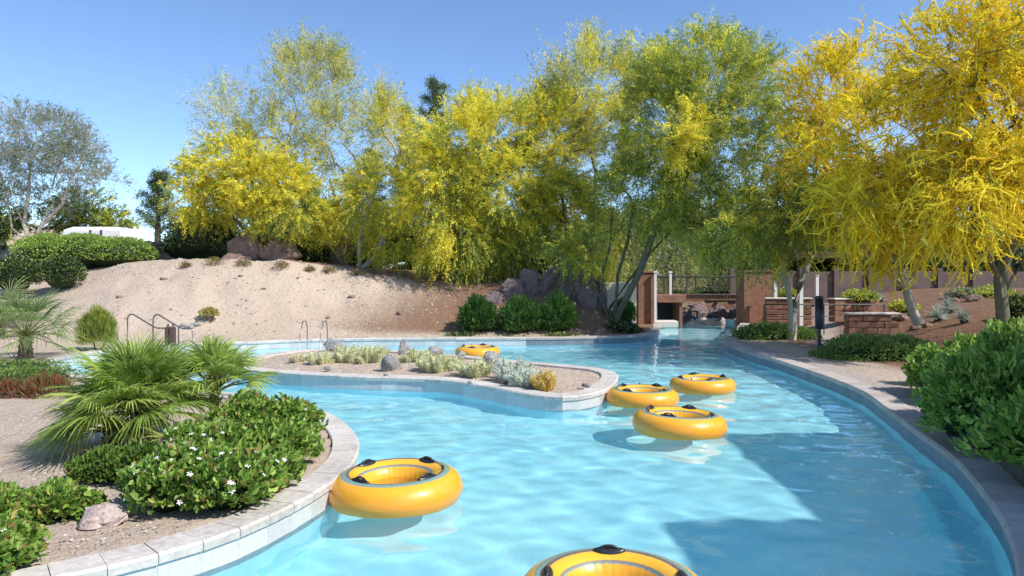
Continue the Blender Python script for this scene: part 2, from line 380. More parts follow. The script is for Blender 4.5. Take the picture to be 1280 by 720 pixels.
def side(P, i):   # which side of travel is land
    T = P[(i+1) % len(P)]-P[i]; Nn = np.array([T[1], -T[0]]); Nn /= np.linalg.norm(Nn); q = P[i]+Nn*.2
    water = bool(inpoly(OUT, q[0], q[1])) and not bool(inpoly(ISL, q[0], q[1])); return -1 if water else 1
sO = side(OUT, 10); sI = side(ISL, 10)
a0, a1, a2, a3, a4 = ni(OUT, -9, 3.4), ni(OUT, -10.9, 17.2), ni(OUT, .6, 23), ni(OUT, 6.3, 33), ni(OUT, 10.25, 33.2)
a5 = ni(OUT, 1.1, 2.6)
coping('left_bank_coping', 'pale stone coping along the planted left bank of the pool', OUT, a0, a1, M['coping'], M['tile'], sO)
coping('far_bank_coping', 'pale stone coping at the foot of the sandy mound', OUT, a1, a2, M['coping'], M['tile'], sO)
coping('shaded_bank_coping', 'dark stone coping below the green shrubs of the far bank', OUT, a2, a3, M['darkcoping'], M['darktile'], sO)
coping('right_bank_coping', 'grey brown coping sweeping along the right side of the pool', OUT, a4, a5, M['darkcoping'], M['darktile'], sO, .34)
rt = coping('island_coping', 'pale stone coping round the cactus island', ISL, 0, len(ISL)-1, M['coping'], M['tile'], sI, .3)
rt2 = coping('island_coping', 'last stone of the coping round the cactus island', ISL, len(ISL)-1, 0, M['coping'], M['tile'], sI, .3)
for c in list(rt2.children): c.parent = rt
bpy.data.objects.remove(rt2)

# ------------------------------------------------------------------ plants
def quads(C, D, U, L, Wd):
    """diamond leaves. C centres, D long axis, U side axis"""
    L = np.broadcast_to(L, len(C))[:, None]; Wd = np.broadcast_to(Wd, len(C))[:, None]
    V = np.stack([C-D*L/2, C+U*Wd/2+D*L*.05, C+D*L/2, C-U*Wd/2+D*L*.05], 1).reshape(-1, 3)
    F = np.arange(len(V)).reshape(-1, 4); return V, F
def tris(C, D, U, L, Wd):
    L = np.broadcast_to(L, len(C))[:, None]; Wd = np.broadcast_to(Wd, len(C))[:, None]
    V = np.stack([C-D*L*.5+U*Wd*.15, C+U*Wd*.62+D*L*.15, C+D*L*.55-U*Wd*.3], 1).reshape(-1, 3)
    return V, np.arange(len(V)).reshape(-1, 3)
def leaves6(C, D, U, L, Wd, fold=.35):
    Nn = np.cross(D, U); L = np.broadcast_to(L, len(C))[:, None]; Wd = np.broadcast_to(Wd, len(C))[:, None]
    b = C-D*L/2; t = C+D*L/2-Nn*L*.12
    V = np.stack([b, C-D*L*.15+U*Wd/2+Nn*Wd*fold, C+D*L*.22+U*Wd*.4+Nn*Wd*fold*.8, t, C+D*L*.22-U*Wd*.4+Nn*Wd*fold*.8, C-D*L*.15-U*Wd/2+Nn*Wd*fold], 1).reshape(-1, 3)
    i = np.arange(len(C))[:, None]*6
    F = np.concatenate([i+np.array([[0, 1, 2, 3]]), i+np.array([[0, 3, 4, 5]])]); return V, F
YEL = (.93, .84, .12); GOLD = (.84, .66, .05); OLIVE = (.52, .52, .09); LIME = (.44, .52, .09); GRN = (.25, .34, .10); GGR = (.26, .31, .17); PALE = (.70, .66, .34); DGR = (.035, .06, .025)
GRY = (.46, .46, .38)
PAL = {'yellow': [(YEL, .60), (GOLD, .08), (OLIVE, .16), (LIME, .08), (GRN, .08)], 'mixed': [(YEL, .34), (GOLD, .06), (OLIVE, .24), (GRN, .22), (LIME, .14)],
       'feather': [(PALE, .28), (OLIVE, .26), (YEL, .2), (GGR, .26)], 'green': [(GRN, .42), (LIME, .22), (OLIVE, .22), (YEL, .14)],
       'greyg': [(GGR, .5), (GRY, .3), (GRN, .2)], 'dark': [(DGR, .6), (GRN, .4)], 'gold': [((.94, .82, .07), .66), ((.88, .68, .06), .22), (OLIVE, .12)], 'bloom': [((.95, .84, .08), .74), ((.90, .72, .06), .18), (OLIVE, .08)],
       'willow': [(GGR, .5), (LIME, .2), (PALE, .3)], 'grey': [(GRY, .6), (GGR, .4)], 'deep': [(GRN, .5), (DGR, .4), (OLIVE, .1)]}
def pick(pal, n, jit=.15):
    c = np.array([p[0] for p in PAL[pal]]); w = np.array([p[1] for p in PAL[pal]]); k = rng.choice(len(c), n, p=w/w.sum())
    return c[k]*(1+rng.uniform(-jit, jit, (n, 1)))
def inlobe(n, shell=.0):
    d = nrm(rng.normal(size=(n, 3))); r = (shell+(1-shell)*rng.random(n))**(1/3.) if shell == 0 else (1-(1-shell)*rng.random(n)**1.3)
    return d*r[:, None]
def skeleton(base, stems, att, rtip=.007, sway=.12):
    """grow branches from the stems to every attractor point; returns nodes, parent, radius"""
    P = [np.array(base, float)]; par = [-1]
    for st in stems:
        prev = 0
        for q in st: P.append(np.array(q, float)); par.append(prev); prev = len(P)-1
    order = np.argsort(np.linalg.norm(att-np.array(base), axis=1)); arr = np.array(P); tips = np.zeros(len(att), int)
    dep = [0]
    for i in range(1, len(P)): dep.append(dep[par[i]]+np.linalg.norm(P[i]-P[par[i]]))
    for a in order:
        q = att[a]; A_ = np.array(P[1:]); dv = q-A_; d = np.linalg.norm(dv, axis=1)
        cost = d+.22*np.array(dep[1:]) + np.where(A_[:, 2] > q[2]+.3, 1.0, 0)
        k = int(np.argmin(cost))+1; p0 = P[k]; D = q-p0; Ld = np.linalg.norm(D); m = max(1, int(Ld/.45)); prev = k
        off = rng.normal(size=3)*sway*Ld
        for j in range(1, m+1):
            t = j/m; pt = p0+D*t+off*math.sin(math.pi*t)*.5+np.array([0, 0, .10*Ld*math.sin(math.pi*t)])
            P.append(pt); par.append(prev); dep.append(dep[prev]+Ld/m); prev = len(P)-1
        tips[a] = prev
    P = np.array(P); par = np.array(par); r2 = np.zeros(len(P)); cnt = np.zeros(len(P), int)
    for i in range(len(P)-1, 0, -1):
        if cnt[i] == 0: r2[i] = rtip**2.2
        r2[par[i]] += r2[i]; cnt[par[i]] += 1
    return P, par, r2**(1/2.2), tips
def limbs(P, par, rad, base):
    """tapered tubes along a skeleton"""
    n = len(P); D = np.zeros((n, 3)); D[1:] = P[1:]-P[par[1:]]; D = nrm(D); main = np.full(n, -1)
    for i in range(1, n):
        p = par[i]
        if main[p] < 0 or rad[i] > rad[main[p]]: main[p] = i
    T = D.copy()
    for i in range(n):
        if main[i] > 0: T[i] = D[i]+D[main[i]] if i > 0 else D[main[i]]
    T = nrm(T); e = np.arange(1, n); p = par[e]; ismain = main[p] == e
    out = MB(); 
    for thick, ns in ((True, 7), (False, 3)):
        s = (rad[e] > .022) == thick; E = e[s]; Pp = p[s]; im = ismain[s][:, None]
        if not len(E): continue
        t0 = np.where(im, T[Pp], D[E]); r0 = np.where(im[:, 0], rad[Pp], np.minimum(rad[E]*1.15, rad[Pp])); t1 = T[E]; r1 = rad[E]
        r0 = np.minimum(r0, r1*1.6)
        a = np.arange(ns)/ns*6.2832; rings = []
        for cp, tt, rr in ((P[Pp], t0, r0), (P[E], t1, r1)):
            ref = np.where(np.abs(tt[:, 2:3]) > .95, np.array([[1., 0, 0]]), np.array([[.15, .1, 1.]]))
            A_ = nrm(np.cross(tt, ref)); B_ = np.cross(tt, A_)
            rings.append(cp[:, None]+rr[:, None, None]*(A_[:, None]*np.cos(a)[None, :, None]+B_[:, None]*np.sin(a)[None, :, None]))
        V = np.concatenate(rings, 1).reshape(-1, 3); i = np.arange(len(E))[:, None]*2*ns; j = np.arange(ns)[None]; k = (j+1) % ns
        out.add(V, np.stack([i+j, i+k, i+ns+k, i+ns+j], -1).reshape(-1, 4))
    V = np.concatenate(out.V)-np.array(base); return V, np.concatenate(out.F[4])
def strings(O, D, L, droop, wob, r0, cols, m=8):
    s = len(O); t = np.linspace(0, 1, m)[None, :, None]; L_ = L[:, None, None]; ph = rng.uniform(0, 6.28, (s, 1, 3))
    P = O[:, None]+D[:, None]*L_*t+np.array([0, 0, -1.])*droop[:, None, None]*L_*t**2+wob*L_*np.sin(t*7+ph)*t
    T = nrm(np.gradient(P, axis=1)); A_ = nrm(np.cross(T, np.array([.3, .2, .9]))); B_ = np.cross(T, A_); a = np.arange(4)/4*6.2832
    R_ = (r0*np.array([.35, .8, 1.1, .8, 1.15, .85, 1., .25][:m])[None]*rng.uniform(.7, 1.3, (s, m)))[..., None, None]
    V = P[:, :, None]+R_*(A_[:, :, None]*np.cos(a)[None, None, :, None]+B_[:, :, None]*np.sin(a)[None, None, :, None]); V = V.reshape(-1, 3)
    b = np.arange(s)[:, None, None]*m*4+np.arange(m-1)[None, :, None]*4; j = np.arange(4)[None, None]; k = (j+1) % 4
    F = np.stack([b+j, b+k, b+4+k, b+4+j], -1).reshape(-1, 4); c = np.repeat(cols, m*4, 0)*rng.uniform(.85, 1.12, (s*m*4, 1))
    return V, F, c, P
def spray_leaves(O, D, L, n, droop, rad, lsize, wsize, cols, wob=.12, jit=.5):
    """leafy sprays: from O along D, length L, n leaves each"""
    s = len(O); t = rng.random((s, n))**.9; L = L[:, None, None]
    ph = rng.uniform(0, 6.28, (s, 1, 3)); tt = t[..., None]
    C = O[:, None]+D[:, None]*L*tt+np.array([0, 0, -1.])*droop[:, None, None]*L*tt**2+wob*L*np.sin(tt*7+ph)*tt
    C = C+rng.normal(size=C.shape)*rad
    T = D[:, None]-np.array([0, 0, 2.])*droop[:, None, None]*tt+.8*rng.normal(size=C.shape)*jit; T = nrm(T).reshape(-1, 3)
    C = C.reshape(-1, 3); U = nrm(np.cross(T, rng.normal(size=T.shape)))
    k = len(C); V, F = tris(C, T, U, lsize*rng.uniform(.6, 1.4, k), wsize*rng.uniform(.8, 1.6, k))
    c = np.repeat(cols, n, 0)*(1+rng.uniform(-.18, .18, (k, 1))); return V, F, np.repeat(c, 3, 0)
def tree(name, label, cat, base, stems, lobes, mat='bark', rtip=.008, group=None, lsize=.07, wsize=.032, maxr=.15, stemr=.05):
    """lobes: dict(px,py,rx,ry,Y,(dy),k,s,n,pal,L,dr,up)"""
    base = np.array(base, float); root = thing(name, label, cat, base, group)
    att = []; own = []
    for li, l in enumerate(lobes):
        c = np.array(at(l['px'], l['py'], l['Y'])); g_ = 1.1 if name.startswith('palo') else 1.0; r = np.array([l['rx']*g_, 0, l['ry']*g_])*l['Y']/FPX; r[1] = l.get('dy', (r[0]+r[2])/2)
        l['c'] = c; l['r'] = r; k = l.get('k', 30)
        att.append(c+inlobe(k)*r*.92); own += [li]*k
    att = np.concatenate(att); own = np.array(own)
    P, par, rad, tips = skeleton(base, stems, att, rtip)
    mr = rad.max(); rad = rtip+(rad-rtip)*(maxr-rtip)/(mr-rtip); ns_ = 1+sum(len(x) for x in stems); rad[1:ns_] = np.maximum(rad[1:ns_], stemr)
    V, F = limbs(P, par, rad, base)
    ob('trunk', mesh('trunk', V, F, M[mat], smooth=True), root)
    Vs, Fs, Cs = [], [], []; nv = 0
    for li, l in enumerate(lobes):
        tp = att[own == li]; s = l.get('s', 400)
        src = tp[rng.integers(len(tp), size=s)]+rng.normal(size=(s, 3))*l['r']*.085
        ex = int(s*.18); src[:ex] = l['c']+inlobe(ex, .55)*l['r']
        outd = nrm((src-l['c'])/np.maximum(l['r'], .01))
        D = nrm(outd*l.get('out', .8)+rng.normal(size=(s, 3))*.45+np.array([0, 0, l.get('up', .2)]))
        L = l.get('L', .7)*rng.uniform(.5, 1.3, s); dr = l.get('dr', .5)*rng.uniform(.4, 1.3, s)
        # each cluster of the crown has its own mix of colours
        cols = pick(l['pal'], s); kk = rng.normal(size=3); g = np.sin((src@nrm(rng.normal(size=3)))*2.3+rng.random()*6)+np.sin((src@nrm(rng.normal(size=3)))*3.7)
        alt = pick(l.get('pal2', l['pal']), s); cols = np.where((g > .55)[:, None], alt, cols)
        if l.get('st'):
            v, f, c, PP = strings(src-base, D, L*.74, dr, l.get('wob', .15)*1.3, .0185, cols); Vs.append(v); Fs.append(f+nv); Cs.append(c); nv += len(v)
            kk = rng.integers(2, 8, (s, l['n'])); C0 = np.take_along_axis(PP, kk[..., None], 1)+rng.normal(size=(s, l['n'], 3))*.042; C0 = C0.reshape(-1, 3); cl = np.repeat(cols, l['n'], 0)
            Tn = nrm(rng.normal(size=C0.shape)+np.array([0, 0, .3])); v, f = tris(C0, Tn, nrm(np.cross(Tn, rng.normal(size=Tn.shape))), lsize*rng.uniform(.6, 1.2, len(C0)), wsize*1.2*rng.uniform(.6, 1.2, len(C0)))
            Vs.append(v); Fs.append(f+nv); Cs.append(np.repeat(cl*rng.uniform(.8, 1.15, (len(cl), 1)), 3, 0)); nv += len(v); continue
        v, f, c = spray_leaves(src-base, D, L, l.get('n', 30), dr, l.get('rad', .07)*.55, lsize*l.get('ls', 1), wsize*l.get('ls', 1), cols, l.get('wob', .1), l.get('jit', .3))
        Vs.append(v); Fs.append(f+nv); Cs.append(c); nv += len(v)
    ob('crown', mesh('crown', np.concatenate(Vs), [np.concatenate([f for f in Fs if f.shape[1] == z]) for z in (3, 4) if any(f.shape[1] == z for f in Fs)], M['petal'], np.concatenate(Cs)), root)
    return root
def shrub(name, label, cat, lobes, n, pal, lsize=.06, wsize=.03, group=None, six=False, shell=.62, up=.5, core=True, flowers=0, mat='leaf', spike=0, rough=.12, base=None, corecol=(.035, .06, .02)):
    """lobes: (x,y,z,rx,ry,rz) in metres"""
    Lb = np.array(lobes, float); b = np.array([Lb[:, 0].mean(), Lb[:, 1].mean(), 0]) if base is None else np.array(base, float)
    if base is None: b[2] = g1(b[0], b[1]) if not inpoly(ISL, b[0], b[1]) else .28
    root = thing(name, label, cat, b, group)
    w = Lb[:, 3]*Lb[:, 4]+Lb[:, 3]*Lb[:, 5]+Lb[:, 4]*Lb[:, 5]; k = rng.choice(len(Lb), n, p=w/w.sum())
    d = nrm(rng.normal(size=(n, 3))); d[:, 2] = np.where(d[:, 2] < -.35, -d[:, 2], d[:, 2])
    lump = 1+rough*(np.sin(d@np.array([5., 3, 2])+k)+np.sin(d@np.array([-4., 7, 5])+2*k)+.7*np.sin(d@np.array([11., -9, 12])+k))/2
    r = (shell+(1.02-shell)*rng.random(n)**.6)*lump
    C = Lb[k, :3]+d*r[:, None]*Lb[k, 3:]
    inside = np.zeros(n, bool)
    for j in range(len(Lb)): inside |= (k != j) & ((((C-Lb[j, :3])/Lb[j, 3:])**2).sum(1) < .5)
    keep = ~inside; C = C[keep]; d = d[keep]; k = k[keep]; n = len(C)
    T = nrm(d+rng.normal(size=(n, 3))*.55+np.array([0, 0, up])); U = nrm(np.cross(T, rng.normal(size=(n, 3))*.5+np.array([.3, .2, .1])))
    cols = pick(pal, n, .2) if isinstance(pal, str) else np.array(pal)[rng.integers(len(pal), size=n)]*(1+rng.uniform(-.2, .2, (n, 1)))
    Ls = lsize*rng.uniform(.6, 1.25, n); Ws = wsize*rng.uniform(.7, 1.2, n)
    if six: V, F = leaves6(C-b, T, U, Ls, Ws); rep = 6
    else: V, F = quads(C-b, T, U, Ls, Ws); rep = 4
    V = [V]; F = [F]; Cc = [np.repeat(cols, rep, 0)]; nv = len(V[0])
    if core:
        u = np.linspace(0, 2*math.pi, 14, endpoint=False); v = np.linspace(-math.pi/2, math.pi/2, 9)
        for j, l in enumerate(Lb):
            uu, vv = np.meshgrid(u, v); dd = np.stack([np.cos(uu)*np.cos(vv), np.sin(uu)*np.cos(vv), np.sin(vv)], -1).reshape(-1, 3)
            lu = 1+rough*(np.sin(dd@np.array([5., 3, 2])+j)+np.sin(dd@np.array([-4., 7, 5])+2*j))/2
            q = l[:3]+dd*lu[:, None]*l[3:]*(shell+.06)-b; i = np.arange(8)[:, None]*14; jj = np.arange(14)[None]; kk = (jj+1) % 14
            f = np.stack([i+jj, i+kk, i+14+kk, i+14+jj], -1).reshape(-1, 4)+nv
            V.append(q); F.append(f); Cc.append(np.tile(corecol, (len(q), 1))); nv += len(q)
    ob('foliage', mesh('foliage', np.concatenate(V), np.concatenate(F), M[mat], np.concatenate(Cc)), root)
    mb = MB()
    for j in range(min(6, 2+len(Lb))):
        l = Lb[j % len(Lb)]; a = rng.uniform(0, 6.28); p0 = np.array([l[0]+.1*math.cos(a)*l[3], l[1]+.1*math.sin(a)*l[4], b[2]-.05]); p1 = l[:3]+np.array([math.cos(a)*l[3], math.sin(a)*l[4], .3*l[5]])*.6
        mb = MB(); mb.tube([p0-b, (p0+p1)/2-b+rng.normal(size=3)*.03, p1-b], [.022, .016, .008], 5)
        ob('stem', mb.build('stem', M['darkbark']), root)
    if flowers:
        fi = rng.choice(np.where(T[:, 2] > .3)[0], flowers); mbv = []; mbf = []; nn = 0
        for q in fi:
            c = C[q]-b+d[q]*.03; s = rng.uniform(.018, .03); nn_ = nrm(d[q]+np.array([0, 0, .6])); A_ = nrm(np.cross(nn_, np.array([.2, 1, .1]))); B_ = np.cross(nn_, A_)
            for p in range(5):
                a = p*1.2566; da = A_*math.cos(a)+B_*math.sin(a); sa = -A_*math.sin(a)+B_*math.cos(a)
                mbv += [c, c+da*s*.6+sa*s*.3+nn_*.004, c+da*s*1.1, c+da*s*.6-sa*s*.3+nn_*.004]; mbf.append([nn, nn+1, nn+2, nn+3]); nn += 4
        fo = ob('flowers', mesh('flowers', np.array(mbv), np.array(mbf), M['white']), root); fo['kind'] = 'stuff'
    return root
def frondfan(L, pet, droop, az, el, nb=22, spread=2.6, w=.019, col=(.16, .26, .05), k=0):
    """one fan leaf: stalk and blades, starting at the origin"""
    d = np.array([math.cos(az)*math.cos(el), math.sin(az)*math.cos(el), math.sin(el)]); sidev = np.array([-math.sin(az), math.cos(az), 0]); upv = np.cross(sidev, d)*-1
    if upv[2] < 0: upv = -upv
    tw = rng.uniform(-.5, .5); sidev, upv = sidev*math.cos(tw)+upv*math.sin(tw), upv*math.cos(tw)-sidev*math.sin(tw)
    V = []; F = []; Cc = []; n = 0
    hub = d*pet+np.array([0, 0, -.10*pet])
    tv, tf = tubeVF(np.array([[0, 0, 0], d*pet*.5, hub]), np.array([.014, .010, .007]), 4, False); V.append(tv); F.append(tf[0]); n += len(tv); Cc.append(np.tile((.22, .24, .07), (len(tv), 1)))
    dd = nrm(d+np.array([0, 0, -.15]))
    for i in range(nb):
        a = (i/(nb-1)-.5)*spread; bd = nrm(dd*math.cos(a)+sidev*math.sin(a)); l = L*(1-.25*abs(a)/spread*2)*rng.uniform(.85, 1.08); t = np.linspace(0, 1, 5)[:, None]
        g = droop*rng.uniform(.7, 1.3)
        c = hub+bd*l*t+upv*(.10*l*np.sin(t*3.14))*.5+np.array([0, 0, -1])*g*l*t**2.4
        wd = np.array([.35, .9, 1, .65, .04])[:, None]*w*.5; ax = nrm(np.cross(bd, upv)+upv*rng.uniform(-.8, .8))
        v = np.concatenate([c-ax*wd, c+ax*wd]); V.append(v); j = np.arange(4); F.append(np.stack([j, j+1, j+6, j+5], 1)+n); n += 10
        Cc.append(np.tile(np.array(col)*rng.uniform(.75, 1.3), (10, 1)))
    return np.concatenate(V), np.concatenate(F), np.concatenate(Cc)
def fanpalm(name, label, base, nf, L, pet, top=.1, rtr=.07, elr=(-.2, 1.45), group=None, cols=((.27, .40, .08), (.36, .48, .12), (.20, .31, .06)), nb=22, droop=.35, azr=(0, 6.28), spread=2.6, tilt=(0, 0)):
    root = thing(name, label, 'palm', base, group); mb = MB()
    P = [[0, 0, -.05], [tilt[0]*.5, tilt[1]*.5, top*.5], [tilt[0], tilt[1], top]]; mb.tube(P, [rtr*1.25, rtr, rtr*.9], 9)
    for q in range(26):   # old leaf bases
        a = q*2.4; t = q/26; c = np.array([tilt[0]*t+math.cos(a)*rtr, tilt[1]*t+math.sin(a)*rtr, top*t]); mb.tube([c, c+np.array([math.cos(a)*.04, math.sin(a)*.04, .06])], [.018, .006], 4)
    ob('trunk', mb.build('trunk', M['darkbark']), root)
    for i in range(nf):
        az = azr[0]+(azr[1]-azr[0])*((i*.618) % 1)+rng.uniform(-.2, .2); el = elr[0]+(elr[1]-elr[0])*(i+.5)/nf+rng.uniform(-.12, .12)
        V, F, C = frondfan(L*rng.uniform(.8, 1.15), pet*rng.uniform(.7, 1.2), droop, az, el, nb, spread, col=cols[rng.integers(len(cols))])
        ob('frond', mesh('frond', V, F, M['frond'], C), root, (tilt[0], tilt[1], top))
    return root
def boulder(name, label, loc, r, mat='rock', seed=0, group=None, cat='boulder', planes=16, sink=.25, rz=0):
    rr = np.random.default_rng(seed+100); u = np.linspace(0, 2*math.pi, 22, endpoint=False); v = np.linspace(-math.pi/2, math.pi/2, 13)
    uu, vv = np.meshgrid(u, v); d = np.stack([np.cos(uu)*np.cos(vv), np.sin(uu)*np.cos(vv), np.sin(vv)], -1).reshape(-1, 3)
    pn = nrm(rr.normal(size=(planes, 3))); pd = rr.uniform(.72, 1.0, planes); q = d@pn.T; t = np.where(q > .05, pd/np.maximum(q, .05), 9).min(1)
    t = np.minimum(t, 1.25)*(1+.035*rr.normal(size=len(t)))*(1+.06*np.sin(d@np.array([9., 4, 7])+seed)*np.sin(d@np.array([-5., 8, 11])))
    V = d*t[:, None]*np.array(r); i = np.arange(12)[:, None]*22; j = np.arange(22)[None]; k = (j+1) % 22
    F = np.stack([i+j, i+k, i+22+k, i+22+j], -1).reshape(-1, 4)
    V[:, 2] += r[2]*(1-sink*2)*.9
    return thing(name, label, cat, loc, group, mesh(name, V, F, M[mat], smooth=False), rz)

# ------------------------------------------------------------------ out-of-frame hotel wing that shades the near right of the pool
hb = thing('hotel_building', 'tan stucco hotel wing beside the pool, out of view to the right', 'building', (8.7, 0, 0))
def hwall(x0, x1, y0, y1, z1):
    m = MB(); m.box(((x0+x1)/2, (y0+y1)/2, z1/2), (x1-x0, y1-y0, z1)); ob('wall', m.build('wall', M['stucco']), hb)
    m = MB(); m.box(((x0+x1)/2, (y0+y1)/2, z1+.11), (x1-x0+.2, y1-y0+.2, .22), bev=.03); ob('parapet', m.build('parapet', M['palestucco']), hb)
    for y in np.arange(y0+1, y1-.8, 2.0):
        for z in np.arange(1.6, z1-1, 2.9):
            f = MB(); f.box((x0-.02, y, z), (.1, 1.1, 1.3), bev=.02); w = ob('window', f.build('window', M['darkwood']), hb)
            f = MB(); f.box((x0-.06, y, z), (.03, .94, 1.14)); ob('pane', f.build('pane', M['glass']), w)
hwall(0, 6, -9, 3.3, 7.7); hwall(.4, 6, 3.31, 7.55, 6.3)

# ------------------------------------------------------------------ inner tubes
def tubemat():
    m, t, p, o = newmat('yellow_vinyl')
    tc = t.nodes.new('ShaderNodeTexCoord'); sp = t.nodes.new('ShaderNodeSeparateXYZ'); t.links.new(tc.outputs['Object'], sp.inputs[0])
    def mth(op, a, b=None):
        n = N(t, 'ShaderNodeMath', operation=op)
        for i, v in enumerate((a, b)):
            if v is None: continue
            if hasattr(v, 'type'): t.links.new(v, n.inputs[i])
            else: n.inputs[i].default_value = v
        return n.outputs[0]
    r = mth('SQRT', mth('ADD', mth('MULTIPLY', sp.outputs[0], sp.outputs[0]), mth('MULTIPLY', sp.outputs[1], sp.outputs[1])))
    Yc = (.92, .43, .02); Oc = (.86, .32, .015)
    top = ramp(t, mth('MULTIPLY', r, 1.25), [(0, Yc), (.405, Yc), (.408, (.10, .30, .33)), (.432, (.05, .13, .2)), (.435, (.95, .50, .025)), (.532, (.95, .50, .025)), (.535, (.02, .05, .12)), (.570, (.02, .05, .12)), (.573, (.05, .32, .36)), (.632, (.05, .32, .36)), (.635, Yc), (.70, Yc), (.79, Oc)])
    for e in t.nodes:
        if e.bl_idname == 'ShaderNodeValToRGB': e.color_ramp.interpolation = 'LINEAR'
    up = mth('GREATER_THAN', sp.outputs[2], 0.03)
    c = mixc(t, up, Oc, top)
    c = mixc(t, .12, c, ramp(t, noise(t, 26, 5, .75), [(.36, (.55, .26, .05)), (.5, (.95, .48, .03)), (.7, (.98, .58, .08))]))
    c = mixc(t, .08, c, ramp(t, noise(t, 3), [(.35, (.88, .34, .01)), (.65, (.96, .50, .03))]))
    t.links.new(c, p.inputs['Base Color']); p.inputs['Roughness'].default_value = .33; p.inputs['Coat Weight'].default_value = .5; p.inputs['Coat Roughness'].default_value = .12
    p.inputs['Subsurface Weight'].default_value = .25; p.inputs['Subsurface Radius'].default_value = (.12, .06, .01); p.inputs['Subsurface Scale'].default_value = .6
    rg = ramp(t, noise(t, 14, 6, .7), [(.35, (.3,)*3), (.7, (.52,)*3)]); t.links.new(rg, p.inputs['Roughness'])
    bump(t, p, noise(t, 7, 4), .22, .012); return m
M['vinyl'] = tubemat()
def torus(R0, r0, nu=96, nv=32, seed=0):
    u = np.arange(nu)/nu*2*math.pi; v = np.arange(nv)/nv*2*math.pi; uu, vv = np.meshgrid(u, v, indexing='ij')
    inner = np.clip(-np.cos(vv), 0, 1)**2
    r = r0*(1-.045*inner*np.abs(np.sin(uu*17+seed))+.006*np.sin(uu*3+seed))
    seam = np.exp(-((np.mod(vv+math.pi, 2*math.pi)-math.pi)/.09)**2)*.012
    r = r+seam*.5
    x = (R0+r*np.cos(vv))*np.cos(uu); y = (R0+r*np.cos(vv))*np.sin(uu); z = r*.96*np.sin(vv)
    V = np.stack([x, y, z], -1).reshape(-1, 3); i = np.arange(nu)[:, None]*nv; i2 = (np.arange(nu)[:, None]+1) % nu*nv; j = np.arange(nv)[None]; k = (j+1) % nv
    F = np.stack([i+j, i2+j, i2+k, i+k], -1).reshape(-1, 4); return V, F
def make_tube():
    root = bpy.data.objects.new('inner_tube', None); COL.objects.link(root)
    V, F = torus(.448, .174); ob('body', mesh('body', V, F, M['vinyl'], smooth=True), root)
    m = MB(); m.tube([(.12*math.cos(a)+.0, .12*math.sin(a), -.0) for a in ()] or [(.438, 0, .17), (.438, 0, .20)], .012, 8); 
    vl = ob('valve', m.build('valve', M['black']), root); vl.rotation_euler[2] = 1.1
    m = MB()
    for k in range(9):
        if k == 4: continue
        a = -1.9+k*.085; m.box((.6155*math.cos(a), .6155*math.sin(a), -.028), (.004, .020, .014), a)
    pm = ob('printed_marks', m.build('printed_marks', M['black']), root); pm['kind'] = 'stuff'
    for a in (.35, 1.95, 3.5, 5.1):
        t = np.linspace(-1, 1, 11); arc = np.stack([.42+0*t, .075*t, .160+.042*np.sqrt(np.clip(1-t*t, 0, 1))], 1)
        m = MB(); m.tube(arc, .010, 8); h = ob('handle', m.build('handle', M['black'], True), root); h.rotation_euler[2] = a
        m = MB(); u = np.arange(20)/20*2*math.pi; top = np.c_[.42+.038*np.cos(u), .112*np.sin(u)]; rr = np.hypot(top[:, 0], top[:, 1])
        zz = .96*np.sqrt(np.maximum(.174**2-(rr-.448)**2, 0))
        V = np.r_[np.c_[top, zz-.02], np.c_[top, zz+.008], np.c_[.42+(top[:, 0]-.42)*.6, top[:, 1]*.85, zz+.018], [[.42, 0, .188]]]
        i = np.arange(20); k = (i+1) % 20
        m.add(V, [np.stack([i, k, k+20, i+20], 1), np.stack([i+20, k+20, k+40, i+40], 1)]); m.add(V[40:], [np.stack([i, k, np.full(20, 20)], 1)])
        ob('handle_pad', m.build('handle_pad', M['black'], True), h)
    return root
def copy_tree(o, parent=None):
    c = o.copy(); COL.objects.link(c); c.parent = parent
    for ch in list(o.children): copy_tree(ch, c)
    return c
tb = make_tube()
TB = [(495, 607, 1.06, -1.05, 'yellow inner tube floating closest to the curved left bank', (1.2, -.6)),
      (849, 528, 1.06, 2.2, 'front one of the three clustered yellow inner tubes, overlapping the one behind it', (2.2, -.5)),
      (803, 495, 1.0, .4, 'left one of the three clustered yellow inner tubes, nearest the island tip', (0, 0)),
      (878, 480, 1.0, 2.9, 'farthest right of the three clustered yellow inner tubes', (0, .8)),
      (597, 439, 1.0, .9, 'small far yellow inner tube half hidden behind the cactus island', (0, 0)),
      (768, 748, 1.03, 2.7, 'yellow inner tube cut off by the bottom edge of the photo', (0, 0))]
for i, (px, py, sc, rz, lab, tl) in enumerate(TB):
    o = tb if i == 0 else copy_tree(tb)
    x, y = gp(px, py, .12); o.location = (x, y, .088*sc); o.rotation_euler = (R(tl[0]), R(tl[1]), rz); o.scale = (sc,)*3
    o['label'] = lab; o['category'] = 'inner tube'; o['group'] = 'yellow inner tubes floating on the pool'

